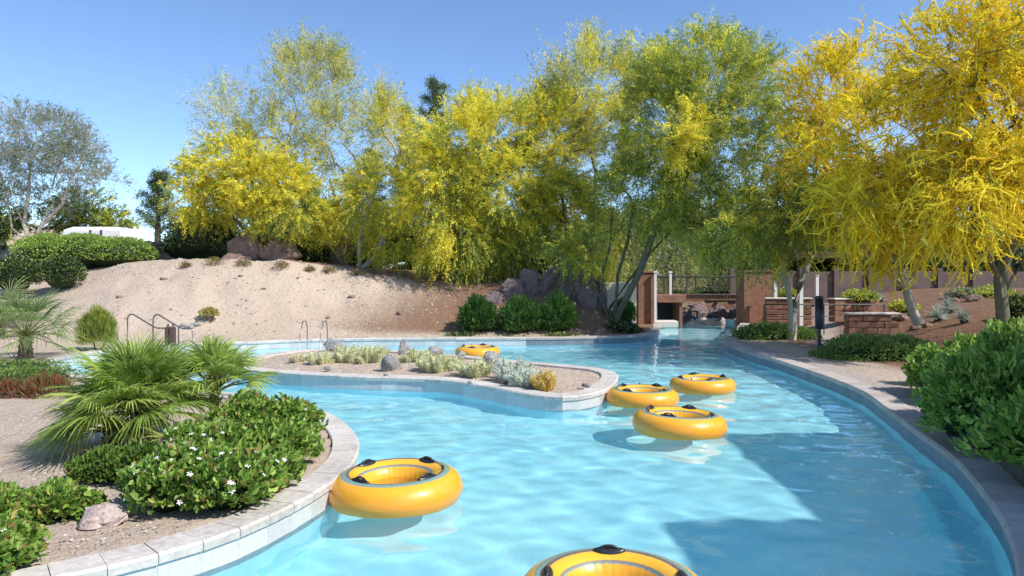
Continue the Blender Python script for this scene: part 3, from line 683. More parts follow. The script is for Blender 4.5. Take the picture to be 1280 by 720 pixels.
# ------------------------------------------------------------------ bridge and masonry at the end of the pool
def boxthing(name, lab, cat, c, d, mat, bev=.02, rz=0, group=None):
    m = MB(); m.box((0, 0, d[2]/2), d, 0, bev); return thing(name, lab, cat, c, group, m.build(name, M[mat]), rz)
br = thing('footbridge', 'low footbridge with dark railing crossing the far end of the pool', 'bridge', (8.2, 33, 0))
def part(name, par, mat, fn, smooth=False): m = MB(); fn(m); return ob(name, m.build(name, M[mat], smooth), par)
part('deck', br, 'brick', lambda m: m.box((0, 0, 1.22), (4.6, 1.8, .24), 0, .03))
part('deck_edge', br, 'darkstucco', lambda m: m.box((0, -.93, 1.37), (4.6, .1, .06), 0, .01))
part('top_rail', br, 'rail', lambda m: m.box((0, -.85, 2.17), (4.5, .09, .09), 0, .02))
for z in (1.55, 1.7, 1.85, 2.0): part('wire', br, 'rail', lambda m: m.tube([(-2.2, -.85, z), (2.2, -.85, z)], .008, 5))
for x in np.linspace(-2.1, 2.1, 5): part('post', br, 'rail', lambda m: m.box((x, -.85, 1.75), (.05, .05, .8), 0, .005))
part('top_rail', br, 'rail', lambda m: m.box((0, .85, 2.17), (4.5, .09, .09), 0, .02))
for x in np.linspace(-2.1, 2.1, 5): part('post', br, 'rail', lambda m: m.box((x, .85, 1.75), (.05, .05, .8), 0, .005))
def pillar(lab, x, y, w, d, z0, z1, tilt=0):
    o = thing('brick_pillar', lab, 'pillar', (x, y, z0), 'brick pillars of the footbridge')
    part('shaft', o, 'brick', lambda m: m.box((0, 0, (z1-z0)/2), (w, d, z1-z0), 0, .015)); part('cap', o, 'brick', lambda m: m.box((0, 0, z1-z0+.04), (w+.1, d+.1, .08), 0, .015))
x, y, _ = at(807, 400, 30.3); pillar('sunlit orange brick pillar left of the footbridge', x, y, .75, .9, .1, 2.33)
x, y, _ = at(942, 400, 30.6); pillar('tall shaded brick pillar right of the footbridge', x, y, 1.15, 1.1, -.6, 2.36)
for px, pb, lab in ((819, 401, 'white post at the water edge in front of the orange brick pillar'), (838, 371, 'white post on the bridge abutment above the dark culvert')):
    x, y, z = at(px, pb, 29.7 if px < 830 else 31.5); zt = at(px, 341, y)[2]
    o = thing('white_post', lab, 'post', (x, y, z-.05), 'white posts by the footbridge')
    part('shaft', o, 'white', lambda m: m.box((0, 0, (zt-z)/2), (.10, .10, zt-z+.05), 0, .01)); part('cap', o, 'white', lambda m: m.box((0, 0, zt-z+.07), (.15, .15, .07), 0, .02))
ab = thing('culvert', 'dark square culvert opening beside the orange brick pillar', 'culvert', (6.75, 31.6, 0))
part('lintel', ab, 'brick', lambda m: m.box((0, 0, 1.22), (1.5, 1.2, .34), 0, .02)); part('side_wall', ab, 'brick', lambda m: m.box((-.62, .3, .5), (.3, 1.6, 1.1), 0, .02))
part('side_wall', ab, 'brick', lambda m: m.box((.55, .3, .5), (.12, 1.6, 1.1), 0, .01)); part('back_wall', ab, 'black', lambda m: m.box((0, 1.3, .5), (1.4, .15, 1.1), 0, .01))
part('ledge', ab, 'palestucco', lambda m: m.box((-.5, -.95, .16), (1.5, .7, .3), 0, .04))
x, y, _ = at(768, 400, 29.5)
o = boxthing('stucco_wall', 'short white stucco wall behind the multi stemmed tree at the pool bend', 'wall', (x-.1, 28.9, .15), (1.75, .35, 1.8), 'palestucco', .05)
for i, (px, py, w, h) in enumerate(((868, 407, .34, .2), (878, 406, .3, .26), (889, 407, .36, .22), (899, 404, .3, .2), (872, 398, .4, .2), (893, 395, .45, .25))):
    x, y = gp(px, py, 0); boulder('stepping_stone', ['low pale stone in the water under the bridge, leftmost of the front row', 'squarish pale stone in the water under the bridge, second of the front row', 'wide pale stone in the water under the bridge, third of the front row',
      'small pale stone at the right end under the bridge', 'rear pale stone behind the front row under the bridge, left', 'larger rear pale stone under the bridge near the right pillar'][i], (x, y, -.05), (w, w*.8, h), 'pinkrock', i+50, 'pale stones in the water under the bridge', 'stone')
for i, (px, py, rx, ry, Yd) in enumerate(((850, 395, 15, 10, 34.8), (872, 393, 16, 12, 35.0), (895, 394, 15, 11, 34.9), (914, 396, 12, 10, 34.7), (883, 383, 24, 10, 35.8))):
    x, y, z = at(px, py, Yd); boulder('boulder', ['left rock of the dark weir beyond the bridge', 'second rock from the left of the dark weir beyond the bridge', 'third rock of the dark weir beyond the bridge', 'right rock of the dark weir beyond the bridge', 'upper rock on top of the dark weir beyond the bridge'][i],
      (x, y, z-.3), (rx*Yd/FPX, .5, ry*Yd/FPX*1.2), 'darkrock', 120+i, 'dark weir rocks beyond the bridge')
# background masonry on the right
def blockwall(lab, x0, x1, y, z0, rows, bw=.42, bh=.2, d=.35, rot=0, cat='wall', mat='block'):
    o = thing('block_wall', lab, cat, ((x0+x1)/2, y, z0), 'low red block planter walls', None, rot); L = x1-x0; base = None
    for r in range(rows):
        n = int(L/bw); off = (r % 2)*.5*bw
        for k in range(n+(1 if r % 2 else 0)):
            a = max(-L/2, -L/2+k*bw-off); b = min(L/2, -L/2+(k+1)*bw-off)
            if b-a < .08: continue
            m = MB(); m.box(((a+b)/2, random.uniform(-.012, .012), r*bh+bh/2), (b-a-.012, d, bh-.012), 0, .02); ob('block', m.build('block', M[mat]), o)
    part('cap', o, 'palestucco' if mat == 'block' else 'stucco', lambda m: m.box((0, 0, rows*bh+.03), (L+.06, d+.08, .055), 0, .015)); return o
blockwall('red block planter wall with pale cap behind the dark green mound', at(1058, 0, 21.5)[0], at(1122, 0, 21.5)[0], 21.5, .45, 3)
blockwall('shaded red block wall behind the black bollard light', at(1035, 0, 26)[0], at(1100, 0, 26)[0], 26, .55, 4, rot=.25)
blockwall('sunlit low block wall right of the tall brick pillar', at(958, 0, 28)[0], at(1012, 0, 28)[0], 28, .3, 5, rot=-.15)
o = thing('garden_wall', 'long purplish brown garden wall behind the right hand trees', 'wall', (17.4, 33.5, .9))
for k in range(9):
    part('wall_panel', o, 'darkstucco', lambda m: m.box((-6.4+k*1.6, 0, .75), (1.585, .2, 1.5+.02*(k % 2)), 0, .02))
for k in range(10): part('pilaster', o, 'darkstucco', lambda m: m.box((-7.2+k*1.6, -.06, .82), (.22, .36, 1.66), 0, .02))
o = thing('ramada', 'dark timber ramada roof on posts beyond the right bank trees', 'shelter', (14.2, 36, 1.0))
part('roof', o, 'darkwood', lambda m: m.box((0, 0, 2.2), (5.4, 3.2, .3), 0, .03))
for k in range(9): part('rafter', o, 'darkwood', lambda m: m.box((-2.4+k*.6, -.1, 2.0), (.1, 3.4, .12), 0, .01))
for sx in (-2.4, 2.4):
    for sy in (-1.4, 1.4): part('post', o, 'darkwood', lambda m: m.box((sx, sy, 1.0), (.22, .22, 2.1), 0, .02))
part('back_wall', o, 'darkwood', lambda m: m.box((0, 1.5, 1.0), (4.6, .12, 2.0), 0, .01))
for px, pt, pb, Yd, lab in ((1001, 356, 384, 25.0, 'white post just right of the trunk in the green mound'), (1021, 344, 358, 30, 'small white post under the dark ramada'), (969, 352, 392, 29.5, 'white post end of the sunlit low wall beside the pillar')):
    x, y, z = at(px, pb, Yd); zt = at(px, pt, Yd)[2]; z0 = min(z, g1(x, y))
    o = thing('white_post', lab, 'post', (x, y, z0-.02), 'white garden posts on the right')
    part('shaft', o, 'white', lambda m: m.box((0, 0, (zt-z0)/2), (.12, .12, zt-z0), 0, .02)); part('cap', o, 'white', lambda m: m.box((0, 0, zt-z0+.02), (.16, .16, .04), 0, .01))
# bollard light
x, y = gp(1024, 440, .25); o = thing('bollard_light', 'black bollard light standing on the right bank', 'bollard', (x, y, .22))
part('post', o, 'rail', lambda m: m.tube([(0, 0, -.05), (0, 0, .62)], .045, 12)); part('lamp_head', o, 'black', lambda m: m.tube([(0, 0, .62), (0, 0, 1.40)], .10, 14), True)
part('cap', o, 'black', lambda m: m.tube([(0, 0, 1.40), (0, 0, 1.43), (0, 0, 1.47)], [.12, .12, .06], 14)); part('base_plate', o, 'rail', lambda m: m.tube([(0, 0, 0), (0, 0, .03)], .09, 12))
# guard rail behind bollard
o = thing('low_railing', 'thin dark rail fence behind the black bollard light', 'railing', at(1030, 385, 24)[:2]+(.3,))
part('top_rail', o, 'rail', lambda m: m.tube([(-2, 0, .95), (2, 0, .95)], .022, 6)); part('mid_rail', o, 'rail', lambda m: m.tube([(-2, 0, .55), (2, 0, .55)], .015, 6))
for k in range(5): part('post', o, 'rail', lambda m: m.tube([(-2+k, 0, -.1), (-2+k, 0, .97)], .02, 6))
# white building beyond the mound
x, y, z = at(131, 300, 38)
o = thing('white_building', 'long low white building top beyond the hedge on the mound', 'building', (x, y, 2.4))
part('wall', o, 'white', lambda m: m.box((0, 0, 1.08), (2.9, 2.4, 2.16), 0, .05)); part('roof', o, 'white', lambda m: m.add([(-1.44, -1.18, 2.16), (1.44, -1.18, 2.16), (1.44, 1.18, 2.16), (-1.44, 1.18, 2.16), (-1.0, -1.1, 2.32), (1.2, -1.1, 2.32), (1.2, 1.0, 2.32), (-1.0, 1.0, 2.32)], np.array([[3,2,1,0],[4,5,6,7],[0,1,5,4],[1,2,6,5],[2,3,7,6],[3,0,4,7]])))
for k in (-.05, .5): part('window', o, 'glass', lambda m: m.box((k, -1.2, 1.9), (.10, .06, .5), 0, .01))

# hand rails of the far left steps
def stairrail(lab, px, py, Yd, flip=1):
    x, y, z = at(px, py, Yd); z = g1(x, y); o = thing('hand_rail', lab, 'hand rail', (x, y, z), 'metal hand rails at the pool steps')
    part('rail', o, 'steel', lambda m: m.tube([(-.45, 0, -.1), (-.45, 0, .75), (-.42, 0, .84), (-.36, 0, .88), (-.28, 0, .87), (.3, 0, .52), (.40, 0, .48), (.62, 0, .48), (.68, 0, .44), (.68, 0, -.1)], .022, 8), True)
    part('post', o, 'steel', lambda m: m.tube([(.28, 0, -.1), (.28, 0, .52)], .022, 8)); return o
stairrail('left of the two sloping metal hand rails by the left steps', 179, 424, 20.6); stairrail('right of the two sloping metal hand rails by the left steps, above the brown pads', 211, 424, 20.6)
for i, px in enumerate((210, 216)):
    x, y, z = at(px, 431, 20.2); o = thing('foam_pad', ['left of two dark brown pads hanging at the right hand rail', 'right of two dark brown pads hanging at the right hand rail'][i], 'pad', (x, y, g1(x, y)), 'brown pads by the hand rail', None, .2)
    part('pad', o, 'brown', lambda m: m.box((0, 0, .3), (.10, .3, .55), 0, .03)); part('strap', o, 'rail', lambda m: m.tube([(0, -.1, .56), (0, 0, .66), (0, .1, .56)], .012, 6))
x, y = gp(388, 436, .24); o = thing('pool_ladder', 'thin metal grab rails of the ladder at the far bank', 'ladder', (x, y+.35, .24))
for dx in (-.28, .28): part('grab_rail', o, 'steel', lambda m: m.tube([(dx, .35, -.1), (dx, .33, .55), (dx, .2, .72), (dx, -.1, .70), (dx, -.38, .35), (dx, -.42, -.3)], .014, 8), True)
for z in (-.2, -.38): part('step', o, 'steel', lambda m: m.box((0, -.42, z), (.54, .08, .03), 0, .01))

# ------------------------------------------------------------------ island planting
def cactus(label, px, py, h, w, n=14, col=(.50, .50, .28), scol=(.80, .74, .48), group='spiny cacti on the island', grow=0.8):
    x, y = gp(px, py, .3); h *= 1.02; w *= 1.2; root = thing('cholla_cactus', label, 'cactus', (x, y, .28), group); m = MB(); C = []; D = []
    for i in range(int(n*2)):
        a = rng.uniform(0, 6.28); q = rng.uniform(0, 1)**.5; b = np.array([math.cos(a)*q*w*.38, math.sin(a)*q*w*.38, -.03]); d = nrm(np.array([math.cos(a)*q*grow, math.sin(a)*q*grow, 1])+rng.normal(size=3)*.12)
        hh = 1.15*h*rng.uniform(.55, 1)*(1-.35*q); rr = rng.uniform(.045, .062); t = np.linspace(0, 1, 8); P = b+d*hh*t[:, None]+np.array([d[0], d[1], 0])*.06*t[:, None]**2
        rad = rr*(1+.12*np.sin(t*22))*np.sqrt(np.clip(1.02-t**5, .03, 1)); m.tube(P, rad, 8)
        k = 210; tt = rng.random(k); nd = nrm(rng.normal(size=(k, 3))); C.append(b+d*hh*tt[:, None]+nd*rr*1.1); D.append(nd)
    ob('stem', m.build('stem', M['spine'], True, np.tile(col, (sum(len(v) for v in m.V), 1))), root)
    C = np.concatenate(C); D = np.concatenate(D); U = nrm(np.cross(D, rng.normal(size=D.shape))); V, F = quads(C+D*.015, D, U, .055, .009)
    s = ob('spines', mesh('spines', V, F, M['spine'], np.tile(scol, (len(V), 1))), root); s['kind'] = 'stuff'
CG = (.50, .52, .26); CD = (.22, .25, .17)
for a in [('tiny tan cactus tuft at the left end of the island', 378, 450, .22, .4, 7, (.42, .33, .2)), ('small pale cactus left of centre, just right of the tan tuft', 403, 452, .3, .4, 8, CG),
          ('pale yellow cactus clump behind, left of the tall middle pair', 437, 450, .42, .5, 14, CG), ('widest pale yellow cactus clump right of the first grey boulder', 462, 450, .45, .6, 18, CG),
          ('olive cactus clump between two grey boulders mid island', 520, 452, .40, .45, 12, CG), ('large pale cactus clump in front of the dark boulder mid island', 548, 460, .38, .6, 18, CG),
          ('pale cactus clump right of the mid island, beside its dark shadow', 594, 465, .34, .5, 14, CG), ('grey green cactus at the right, next to the dark rock', 640, 470, .40, .5, 15, (.42, .47, .36)),
          ('grey green spiky cactus, second from the right end of the island', 657, 478, .36, .4, 12, (.42, .47, .36)), ('golden yellow cactus at the right end of the island', 682, 482, .32, .28, 8, (.42, .30, .08))]:
    cactus(a[0], a[1], a[2], a[3], a[4], a[5], a[6], (.66, .46, .13) if 'golden' in a[0] else ((.66, .68, .56) if 'grey' in a[0] and 'boulder' not in a[0] else (.68, .66, .42)))
for i, (px, py, r, lab) in enumerate([(417, 435, (.3, .25, .22), 'flat dark grey boulder at the back left of the island'), (489, 459, (.22, .2, .24), 'round speckled grey boulder in the middle of the island front row'),
      (505, 441, (.2, .18, .26), 'pointed dark boulder at the back of the island'), (543, 443, (.22, .2, .22), 'dark boulder behind the large pale cactus clump'), (612, 455, (.24, .2, .3), 'tall dark rock beside a grey green cactus on the island'),
      (622, 462, (.2, .2, .2), 'pale grey boulder right of the tall dark rock'), (632, 474, (.14, .13, .12), 'small dark rock at the foot of the grey green cactus'), (483, 466, (.06, .05, .03), 'tiny dark stone on the sand below the speckled boulder'),
      (587, 476, (.09, .05, .04), 'flat dark stone near the front coping of the island'), (733, 480, (.10, .06, .05), 'dark wedge stone near the right tip of the island'), (409, 459, (.09, .07, .05), 'small flat stone left on the island sand'),
      (575, 446, (.16, .15, .14), 'small grey boulder behind the island cacti, before the far tube')]):
    x, y = gp(px, py, .3); boulder('boulder', lab, (x, y, .26), tuple(v*.86 for v in r), 'greyrock', i, 'boulders on the cactus island', 'boulder', rz=i)

# ------------------------------------------------------------------ left bank planting
def P3(px, py, z=.24): x, y = gp(px, py, z); return (x, y, z)
fanpalm('fan_palm', 'largest fan palm on the left bank, its fronds spreading over the sand', P3(172, 562), 54, .66, .50, .42, .08, (.1, 1.5), 'fan palms on the left bank', droop=.26, nb=36, cols=((.36, .47, .10), (.46, .55, .15), (.26, .37, .07)))
fanpalm('fan_palm', 'fan palm leaning left at the sand edge, low drooping fronds', P3(140, 560), 30, .56, .40, .2, .07, (.0, 1.2), 'fan palms on the left bank', cols=((.40, .47, .12), (.30, .40, .09), (.46, .50, .17)), droop=.5)
fanpalm('fan_palm', 'upright fan palm behind the flowering shrub, against the pool', P3(268, 548), 34, .52, .42, .56, .06, (.35, 1.52), 'fan palms on the left bank', cols=((.34, .46, .10), (.42, .52, .14)), droop=.3)
fanpalm('fan_palm', 'young yellowish fan palm low at the right of the palm clump', P3(238, 590), 12, .38, .3, .1, .04, (.2, 1.4), 'fan palms on the left bank', cols=((.42, .42, .12), (.34, .38, .1)), droop=.25, nb=16)
NP = [(.20, .34, .055), (.29, .45, .08), (.42, .55, .13), (.13, .24, .04)]*5+[(.52, .44, .13), (.36, .24, .10)]
def W3(px, py, z=.24): x, y = gp(px, py, z); return x, y
def lob(px, py, r, h): x, y = gp(px, py, .24); return (x, y, .2+h*.42, r, r*.9, h*.6)
shrub('natal_plum', 'glossy green flowering shrub with white blooms in front of the palms', 'shrub', [lob(225, 632, .42, .52), lob(285, 630, .42, .5), lob(330, 610, .30, .42), lob(255, 605, .45, .6)], 7500, NP, .078, .052, 'flowering shrubs of the left bank', True, rough=.2, flowers=190)
shrub('natal_plum', 'leafy green shrub beside the pool, right of the upright palm', 'shrub', [lob(315, 560, .48, .62), lob(362, 555, .36, .55), lob(345, 580, .40, .48)], 6500, NP, .075, .045, 'flowering shrubs of the left bank', True, rough=.2, flowers=10)
shrub('natal_plum', 'low green shrub under the palm, left of the flowering shrub', 'shrub', [lob(135, 598, .34, .32), lob(185, 596, .38, .36)], 4200, [(.14, .24, .04), (.2, .3, .06), (.09, .16, .03)], .06, .028, 'flowering shrubs of the left bank', True)
shrub('natal_plum', 'small round green shrub alone on the sand at left', 'shrub', [lob(70, 645, .26, .3), lob(48, 648, .22, .24), lob(100, 640, .18, .2)], 2200, NP, .07, .042, 'small shrubs at the lower left corner', True, rough=.2)
shrub('natal_plum', 'small green shrub cut by the left edge, above the corner shrub', 'shrub', [lob(2, 652, .24, .3)], 1200, NP, .07, .042, 'small shrubs at the lower left corner', True, rough=.2)
shrub('natal_plum', 'green shrub with a few white flowers in the lower left corner', 'shrub', [lob(5, 705, .26, .33), lob(-40, 720, .3, .36)], 2600, NP, .065, .042, 'small shrubs at the lower left corner', True, rough=.2, flowers=12)
boulder('boulder', 'pinkish lumpy rock on the sand in front of the flowering shrub', P3(130, 655, .22), (.20, .15, .11), 'pinkrock', 31, None, 'boulder', planes=24)
boulder('boulder', 'small rock chip touching the pinkish lumpy rock', P3(156, 650, .22), (.05, .04, .035), 'pinkrock', 32, None, 'boulder')
boulder('boulder', 'pale stone half hidden between the palm and the pool shrub', P3(283, 540, .24), (.12, .1, .08), 'pinkrock', 33, None, 'boulder')
# ground cover and red grass at the far left
gcx = [(x0, y0) for x0, y0 in (gp(5, 478, .25), gp(35, 472, .25), gp(20, 462, .25), gp(-30, 470, .25))]
shrub('ground_cover', 'low green ground cover bed at the left edge below the small palm', 'ground cover', [(x, y, .25, 1.0, .7, .22) for x, y in gcx], 4500, [(.14, .24, .05), (.2, .3, .06), (.26, .3, .08)], .07, .035, core=True)
x, y = gp(58, 492, .25)
shrub('red_grass', 'reddish brown tuft between ground cover and big palm', 'grass', [(x, y, .28, .42, .35, .25), (x-.5, y-.1, .27, .3, .25, .2)], 1500, [(.33, .10, .06), (.25, .12, .06), (.2, .2, .06)], .2, .02, up=1.5, core=False)
fanpalm('fan_palm', 'small palm with a stubby trunk at the far left behind the ground cover', P3(32, 446, .26), 34, 1.05, .75, .5, .14, (-.1, 1.3), None, droop=.35, nb=18, cols=((.20, .30, .08), (.28, .37, .11), (.13, .2, .05)))
fanpalm('fan_palm', 'pale low palm cut by the left edge behind the stubby palm', P3(0, 424, .3), 24, 1.1, .8, .5, .12, (0, 1.2), None, droop=.3, nb=16, cols=((.26, .34, .14), (.32, .38, .16)))
x, y = gp(122, 434, .3)
shrub('grass_clump', 'rounded yellow green grassy bush in front of the sand slope', 'bush', [(x, y, .62, .50, .45, .72)], 4500, [(.33, .36, .06), (.42, .42, .08), (.22, .28, .05)], .22, .018, up=1.6, shell=.3, core=False)
x, y, z = on(262, 402)
shrub('small_bush', 'tiny yellow green bush alone on the sand slope', 'bush', [(x, y, z+.25, .33, .28, .22)], 900, [(.42, .40, .1), (.5, .46, .16)], .1, .03, core=False, shell=.3)
for i, (px, py) in enumerate(((231, 408), (244, 407), (238, 409))):
    x, y, z = on(px, py); boulder('boulder', ['dark stone right of the hand rail, left of a pair', 'dark stone below the tiny yellow bush', 'smallest dark stone between two others near the rail'][i], (x, y, z-.02), (.16-.04*(i == 2), .12, .08), 'greyrock', 70+i, 'dark stones at the foot of the slope', 'stone')

# ------------------------------------------------------------------ mound planting
def H(px, py, Yd): x, y, z = at(px, py, Yd); return x, y, max(z, 0)
def bush(name, lab, px, py, rpx, rpy, Yd, n, pal, ls, ws, group=None, extra=(), dy=None, **k):
    L = []
    for (a, b, ra, rb) in ((px, py, rpx, rpy),)+tuple(extra):
        x, y, z = at(a, b, Yd); rx = ra*Yd/FPX; rz = rb*Yd/FPX; L.append((x, y, z, rx, dy or rx*.8, rz))
    bx, by = np.mean([l[0] for l in L]), L[0][1]
    return shrub(name, lab, 'bush', L, n, pal, ls, ws, group, base=(bx, by, g1(bx, by)), **k)
bush('clipped_hedge', 'long clipped bright green hedge on top of the left mound', 62, 319, 42, 27, 29, 13000, [(.34, .47, .09), (.42, .55, .12), (.26, .38, .07)], .11, .05, extra=((105, 317, 46, 25), (150, 318, 42, 22)), rough=.05, dy=1.3, shell=.8)
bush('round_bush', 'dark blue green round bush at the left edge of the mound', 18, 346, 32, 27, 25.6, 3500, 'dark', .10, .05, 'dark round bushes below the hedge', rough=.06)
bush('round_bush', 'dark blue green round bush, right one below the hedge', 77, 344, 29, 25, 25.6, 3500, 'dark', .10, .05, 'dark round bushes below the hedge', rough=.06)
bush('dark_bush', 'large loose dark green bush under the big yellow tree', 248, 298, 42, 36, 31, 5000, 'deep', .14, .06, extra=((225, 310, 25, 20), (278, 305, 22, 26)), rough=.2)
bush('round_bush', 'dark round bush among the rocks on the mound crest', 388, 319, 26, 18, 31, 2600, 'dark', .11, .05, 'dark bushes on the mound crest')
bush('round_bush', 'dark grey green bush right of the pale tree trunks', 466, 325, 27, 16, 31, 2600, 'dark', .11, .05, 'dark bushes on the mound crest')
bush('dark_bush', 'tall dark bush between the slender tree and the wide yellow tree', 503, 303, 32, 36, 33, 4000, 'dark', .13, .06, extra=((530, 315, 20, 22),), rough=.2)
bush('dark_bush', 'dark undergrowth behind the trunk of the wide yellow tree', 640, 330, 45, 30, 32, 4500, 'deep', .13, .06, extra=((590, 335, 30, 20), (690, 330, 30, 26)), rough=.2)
for i, (px, py, rx, ry, Yd) in enumerate(((308, 304, 24, 20, 30.5), (346, 314, 25, 14, 30), (294, 322, 18, 9, 29.4), (352, 296, 20, 14, 32), (195, 305, 26, 16, 31), (183, 318, 16, 10, 30), (428, 314, 22, 18, 31.5), (327, 286, 18, 22, 32))):
    x, y, z = at(px, py+ry, Yd); z = min(z, g1(x, y)); boulder('boulder', ['large reddish boulder under the yellow tree, left of centre', 'broad reddish brown boulder left of the dark round bush', 'low flat boulder at the front edge of the rock pile',
       'boulder at the back of the rock pile under yellow branches', 'purple brown boulder left of the loose dark bush', 'small purple boulder at the hedge end', 'reddish boulder behind the pale tree trunks', 'upright narrow boulder at the top of the rock pile'][i],
       (x, y, z), (rx*Yd/FPX, rx*Yd/FPX*.7, ry*Yd/FPX*1.1), 'rock', 10+i, 'boulders on the mound crest')
for i, (px, py, rx, ry, Yd) in enumerate(((850, 378, 20, 14, 38), (888, 372, 26, 12, 39), (918, 378, 18, 14, 38), (1015, 345, 40, 22, 37.8), (1105, 338, 44, 24, 35.5), (1185, 335, 44, 26, 35.2), (1262, 332, 40, 26, 35))):
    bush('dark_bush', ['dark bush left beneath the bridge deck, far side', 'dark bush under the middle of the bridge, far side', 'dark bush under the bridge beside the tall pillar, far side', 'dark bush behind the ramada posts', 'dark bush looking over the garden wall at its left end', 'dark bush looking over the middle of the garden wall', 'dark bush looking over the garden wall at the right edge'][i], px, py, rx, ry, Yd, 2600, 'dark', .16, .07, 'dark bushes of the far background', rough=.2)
TL = ['dry tuft at the foot of the loose dark green bush', 'dry tuft just left of the boulder pile on the crest', 'dry tuft in front of the largest reddish boulder', 'dry tuft between the boulder pile and the dark round bush', 'dry tuft below the dark round bush on the crest',
      'dry tuft left of the pale tree trunks', 'dry tuft at the foot of the slender pale trunk', 'dry tuft below the dark grey green bush', 'dry tuft in front of the tall dark bush', 'dry tuft where the wide yellow tree droops to the slope']
for i in range(10):
    px = (232, 268, 304, 352, 388, 412, 448, 470, 506, 545)[i]; x, y, z = on(px, 332+max(0, px-300)*.06+rng.uniform(0, 4)); sc = rng.uniform(.22, .42)
    shrub('dry_tuft', TL[i], 'grass', [(x, y, z+sc*.25, sc, sc*.8, sc*.6)], 260, [(.30, .20, .10), (.42, .33, .16), (.22, .16, .08), (.26, .27, .09)], .16, .02, 'dry tufts along the mound crest', up=1.1, core=False, shell=.2, base=(x, y, z))
SL_ = ['weathered stone on the open slope above the tiny yellow bush', 'weathered stone high on the slope below the round dark bush', 'weathered stone on the slope where the sand turns brown', 'leftmost weathered stone on the slope, near the dark round bushes',
       'weathered stone near the crest below the boulder pile', 'weathered stone on the brown slope left of the water edge shrubs', 'weathered stone low on the slope above the pool ladder', 'weathered stone high on the slope right of the clipped hedge']
for i, (px, py) in enumerate(((330, 362), (372, 348), (440, 372), (150, 372), (300, 345), (500, 392), (410, 398), (205, 350))):
    x, y, z = on(px, py); r_ = rng.uniform(.07, .15); boulder('boulder', SL_[i], (x, y, z-.02), (r_, r_*.8, r_*.6), 'rock', 160+i, 'stones on the sand slope', 'stone')
# waterside shrubs at the bend
for i, (px, py, rx, ry, Yd, lab) in enumerate(((598, 400, 24, 27, 24.3, 'upright green shrub, leftmost of the three at the far water edge'), (652, 402, 30, 28, 24.4, 'wide darker green shrub, middle of the three at the far water edge'), (698, 400, 25, 30, 24.5, 'green shrub, right of the three at the far water edge'))):
    bush('waterside_shrub', lab, px, py, rx, ry, Yd, 3800, [(.07, .17, .03), (.10, .22, .04), (.05, .11, .025)], .2, .035, 'green shrubs at the far water edge', rough=.24, up=.9)
bush('waterside_shrub', 'bright green shrub below the forked tree at the pool bend', 781, 394, 15, 20, 26, 2200, [(.10, .24, .04), (.14, .3, .05)], .12, .035, 'green shrubs at the pool bend', rough=.14)
bush('waterside_shrub', 'low dark ground cover spilling over the coping at the pool bend', 775, 412, 28, 11, 25.3, 2200, 'dark', .1, .05, 'green shrubs at the pool bend', extra=((740, 417, 20, 7),))
bush('waterside_shrub', 'low dark green strip of ground cover along the shaded coping', 580, 420, 26, 6, 24.0, 1800, 'deep', .1, .05, 'green shrubs at the far water edge', extra=((640, 424, 40, 6), (700, 422, 30, 7)))
# dark weathered rock face beside the forked tree
for i, (px, py, rx, ry, Yd) in enumerate(((731, 390, 13, 32, 25.6), (750, 394, 10, 28, 25.9), (716, 385, 10, 20, 25.9), (713, 414, 8, 6, 24.6))):
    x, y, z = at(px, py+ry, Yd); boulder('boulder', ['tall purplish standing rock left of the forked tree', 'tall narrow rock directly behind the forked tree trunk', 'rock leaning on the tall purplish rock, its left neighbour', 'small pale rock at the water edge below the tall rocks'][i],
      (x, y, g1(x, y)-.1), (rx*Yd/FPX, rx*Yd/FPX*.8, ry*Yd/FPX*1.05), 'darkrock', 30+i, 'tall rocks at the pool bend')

for i, (px, rx, ry) in enumerate(((622, 13, 13), (645, 16, 19), (668, 17, 21), (690, 15, 22), (708, 13, 20))):
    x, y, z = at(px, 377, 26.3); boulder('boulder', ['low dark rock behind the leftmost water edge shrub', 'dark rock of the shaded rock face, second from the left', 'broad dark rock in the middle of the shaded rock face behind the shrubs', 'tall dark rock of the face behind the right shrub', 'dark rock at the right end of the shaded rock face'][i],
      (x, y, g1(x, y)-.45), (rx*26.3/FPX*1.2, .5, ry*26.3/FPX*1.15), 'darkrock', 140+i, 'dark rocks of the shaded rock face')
# ------------------------------------------------------------------ right bank planting
GM = [(.14, .24, .05), (.20, .32, .07), (.27, .38, .10)]
bush('ground_cover_mound', 'dark green mound of ground cover around the pale tree trunk', 965, 420, 42, 17, 23, 5500, GM, .09, .045, 'green ground cover mounds on the right bank', extra=((1000, 422, 24, 14), (935, 422, 18, 14)), rough=.08, dy=1.0)
bush('ground_cover_mound', 'wide dark green mound of ground cover right of the bollard light', 1085, 440, 55, 22, 17.5, 8000, GM, .075, .04, 'green ground cover mounds on the right bank', extra=((1045, 450, 32, 13), (1125, 440, 36, 22)), rough=.08, dy=1.1)
LB_ = [(.22, .37, .06), (.32, .48, .09), (.15, .27, .05), (.44, .57, .13)]
def rb(px, pb, r, h, Yd=None):
    x, y = gp(px, pb, .24); return (x, y, .2+h*.45, r, r, h*.58)
shrub('leafy_bush', 'bright green bush between the dark mound and the big right bush', 'bush', [rb(1180, 492, .55, .75), rb(1215, 482, .6, .85), rb(1165, 480, .4, .6)], 7000, LB_, .10, .045, 'leafy bushes at the right edge', rough=.26, six=True)
shrub('leafy_bush', 'biggest leafy green bush filling the right edge of the photo', 'bush', [rb(1240, 558, .74, .98), rb(1265, 530, .82, 1.1), rb(1215, 535, .52, .88), rb(1330, 555, .9, 1.1), rb(1345, 610, .75, .9), rb(1225, 505, .6, .92), rb(1300, 505, .9, 1.18)], 26000, LB_, .105, .042, 'leafy bushes at the right edge', rough=.28, six=True)
